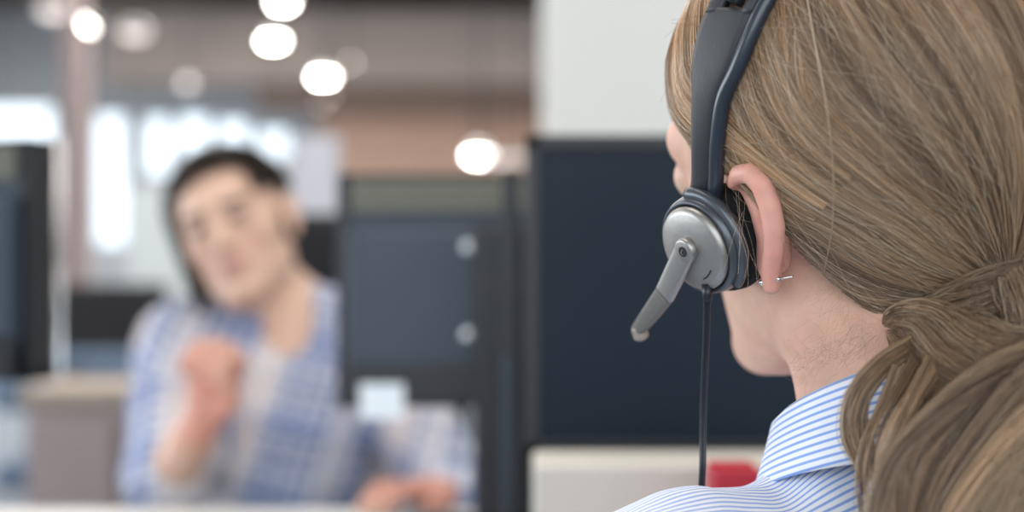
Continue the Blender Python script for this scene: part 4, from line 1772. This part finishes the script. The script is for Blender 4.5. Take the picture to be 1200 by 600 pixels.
# closed cross-section: flat outer face, rounded rear ridge
cen = W2W((0, 0, .03))
Vb, Fb, Vr, Fr_ = [], [], [], []
n = len(FR)
ns = 14
slot0, slot1 = 40, 79


def section(i):
    a_, b_ = FR[i], RE[i]
    wdir = U(b_ - a_)
    t_ = U((FR[min(i + 1, n - 1)] + RE[min(i + 1, n - 1)]) - (FR[max(i - 1, 0)] + RE[max(i - 1, 0)]))
    nn = np.cross(wdir, t_)
    mid = (a_ + b_) / 2
    if nn @ (mid - cen) < 0:
        nn = -nn
    return a_, b_, wdir, U(nn)


def strip(i0, i1, u0, u1, th, crown=.0008, lift=0.0):
    V_, F_ = [], []
    k_ = 0
    for i in range(i0, i1 + 1):
        a_, b_, wd_, nn = section(i)
        aa = a_ + (b_ - a_) * (u0(i) if callable(u0) else u0)
        bb = a_ + (b_ - a_) * (u1(i) if callable(u1) else u1)
        m_ = 8
        top = [aa + (bb - aa) * t_ + nn * (lift + crown * math.sin(math.pi * t_) - .0008 * (abs(2 * t_ - 1) ** 6)) for t_ in np.linspace(0, 1, m_)]
        bot = [aa + (bb - aa) * t_ - nn * (th - lift) for t_ in np.linspace(1, 0, m_)]
        V_ += top + bot
        k_ += 1
    r_ = 16
    for i in range(k_ - 1):
        for j in range(r_):
            j2 = (j + 1) % r_
            F_.append((i * r_ + j, i * r_ + j2, (i + 1) * r_ + j2, (i + 1) * r_ + j))
    F_.append(tuple(range(r_)))
    F_.append(tuple((k_ - 1) * r_ + j for j in range(r_))[::-1])
    return V_, F_


i_fork = 44
band = [strip(0, i_fork, 0, .72, .004), strip(i_fork - 1, n - 1 - i_fork, 0, .24, .004), strip(i_fork - 1, n - 1 - i_fork, .56, .72, .004), strip(n - i_fork - 1, n - 1, 0, .72, .004)]
arrays_obj('headband', band, M['band'], hs)
# rounded rear ridge of the band
rp = []
rr_ = []
for i in range(0, n):
    a_, b_, wd_, nn = section(i)
    wl = np.linalg.norm(b_ - a_)
    rr_.append(.0028 + .0010 * min(1, abs(i - n / 2) / 40))
    rp.append(a_ + (b_ - a_) * .84 - nn * .0012)
V_, F_ = tube_arrays(rp, np.array(rr_), 12)
arrays_obj('band_ridge', [(V_, F_)], M['band_edge'], hs)
# padding bar in the slot
pb = []
for i in range(i_fork + 1, n - i_fork - 1):
    a_, b_, wd_, nn = section(i)
    pb.append(a_ + (b_ - a_) * .40 + nn * .000)
V_, F_ = tube_arrays(pb, .0042, 12)
arrays_obj('band_cushion', [(V_, F_)], M['cable'], hs)
# yoke running round the rear of the ear cup
yk = []
x1 = U(np.cross(cn, U(np.cross((0, 0, 1.0), cn))))
y1 = np.cross(cn, x1)
for ang_ in np.linspace(-.05, 2.5, 30):
    yk.append(PC - cn * .006 + .0256 * (math.cos(ang_) * (x1 if x1[2] > 0 else -x1) + math.sin(ang_) * U(np.cross(cn, (x1 if x1[2] > 0 else -x1))) * -1))
yk = np.array(yk)
V_, F_ = tube_arrays(yk, np.linspace(.0036, .0026, len(yk)), 12)
arrays_obj('yoke', [(V_, F_)], M['gunmetal'], hs)
# microphone boom: flat bar with a round pivot, rubber neck, mic tip
piv = PC + cn * .0075
b0 = piv + (P(817, 287, .690) - P(815, 291, .690))
b1 = P(779, 345, .712)
b2 = P(762, 368, .728)
b3 = P(752, 381, .738)
b4 = P(747, 388, .742)


def bar(pts, wds, ths, m, name, round_ends=True):
    pts = catmull(pts, 30)
    wds = catmull(np.array(wds)[:, None], 30)[:, 0]
    ths = catmull(np.array(ths)[:, None], 30)[:, 0]
    V_, F_ = [], []
    sec = 16
    for i in range(30):
        t_ = U(pts[min(i + 1, 29)] - pts[max(i - 1, 0)])
        nn = U(cn - t_ * (cn @ t_))
        sd = np.cross(t_, nn)
        for j in range(sec):
            an = 2 * math.pi * j / sec
            c_, s_ = math.cos(an), math.sin(an)
            e = .55
            V_.append(pts[i] + sd * wds[i] * np.sign(c_) * abs(c_) ** e + nn * ths[i] * np.sign(s_) * abs(s_) ** e)
    for i in range(29):
        for j in range(sec):
            j2 = (j + 1) % sec
            F_.append((i * sec + j, i * sec + j2, (i + 1) * sec + j2, (i + 1) * sec + j))
    F_.append(tuple(range(sec)))
    F_.append(tuple(29 * sec + j for j in range(sec))[::-1])
    return arrays_obj(name, [(V_, F_)], m, hs)


boom = bar([b0, b0 + (b1 - b0) * .5, b1], [.0062, .0060, .0056], [.0020, .0020, .0022], M['silver'], 'microphone_boom')
arr = lathe_arrays([(.0062, -.0022), (.0064, 0), (.0060, .0018), (.0050, .0022)], b0, cn, 40)
arrays_obj('pivot', [arr], M['silver'], hs)
bar([b1, b2, b3, b4], [.0054, .0046, .0038, .0034], [.0026, .0028, .0028, .0028], M['rubber'], 'boom_neck')
mt = P(751, 396, .744)
q0 = P(745, 379, .742)
V_, F_ = tube_arrays(catmull([P(746, 381, .742), P(749, 387, .742), P(751, 393, .742), P(753, 399, .742)], 14), np.array([.0022, .0034, .0038] + [.0040] * 8 + [.0036, .0028, .0014]), 14)
arrays_obj('microphone', [(V_, F_)], M['mic'], hs)
# small round badge with the letter L on the pivot
arr = lathe_arrays([(.0026, 0), (.0026, .0005)], b0 + cn * .0021, cn, 32)
badge = arrays_obj('side_mark', [arr], M['print'], hs, False)
tx = bpy.data.curves.new('letter', 'FONT')
tx.body = 'L'
tx.size = .0042
tx.align_x = 'CENTER'
tx.align_y = 'CENTER'
tx.extrude = .0001
tob = bpy.data.objects.new('letter', tx)
COL.objects.link(tob)
bpy.context.view_layer.update()
lme = bpy.data.meshes.new_from_object(tob.evaluated_get(bpy.context.evaluated_depsgraph_get()))
bpy.data.objects.remove(tob)
ty = U(U(b0 - b1) - cn * (U(b0 - b1) @ cn))
txx = np.cross(ty, cn)
Mt = Matrix(((txx[0], ty[0], cn[0], 0), (txx[1], ty[1], cn[1], 0), (txx[2], ty[2], cn[2], 0), (0, 0, 0, 1)))
lme.transform(Matrix.Translation(Vector(b0 + cn * .0027)) @ Mt)
lme.materials.clear()
lme.materials.append(M['silver'])
to = bpy.data.objects.new('letter', lme)
COL.objects.link(to)
to.parent = badge
to.matrix_parent_inverse = (hs.matrix_basis @ badge.matrix_parent_inverse).inverted()
# two small engraved arcs on the plate
arcs = []
dn = U(P(846, 345, .672) - PC)
dn = U(dn - cn * (dn @ cn))
sd_ = np.cross(cn, dn)
for rr0 in (.0150, .0170):
    pts_ = [PC + cn * (.0040 - (rr0 - .0150) * .5) + rr0 * (math.cos(t_) * dn + math.sin(t_) * sd_) for t_ in np.linspace(-.50, .05, 10)]
    arcs.append(tube_arrays(pts_, .0004, 6))
arrays_obj('engraved_mark', arcs, M['print'], hs)
# cable
cb = catmull([P(829, 338, .690), P(830, 350, .692), P(829, 400, .70), P(826, 470, .71), P(825, 540, .71), P(824, 585, .70), P(830, 640, .69)], 50)
V_, F_ = tube_arrays(cb, .0011, 8)
V2_, F2_ = tube_arrays(cb + np.array([-.0014, 0, 0]), .0010, 8)
arrays_obj('cable', [(V_, F_), (V2_, F2_)], M['cable'], hs)
V_, F_ = tube_arrays([P(829, 333, .690), P(829, 354, .690)], [.0030, .0020], 12)
arrays_obj('cable_boot', [(V_, F_)], M['cable'], hs)

# ------------------------------------------------------------------ earring
er = thing('earring', 'small silver stud earring through the left earlobe', 'earring', tuple(P(910, 326, .668)))
V_, F_ = lathe_arrays([(.0004, -.0012), (.0011, -.0008), (.0013, 0), (.0011, .0008), (.0004, .0012)], P(912, 327, .667), (0, 0, 1), 20)
arrays_obj('butterfly_back', [(V_, F_)], M['steel'], er)
V_, F_ = tube_arrays([P(893, 331, .676), P(929, 324, .664)], .0005, 8)
arrays_obj('post', [(V_, F_)], M['steel'], er)
V_, F_ = lathe_arrays([(.0003, -.0014), (.0013, -.0009), (.0015, 0), (.0013, .0009), (.0003, .0014)], P(893, 331, .674), (0, 0, 1), 20)
arrays_obj('stud', [(V_, F_)], M['steel'], er)
office_chair(.225, .66, math.radians(26), 'black office chair under the person in the striped shirt', hback=.80)
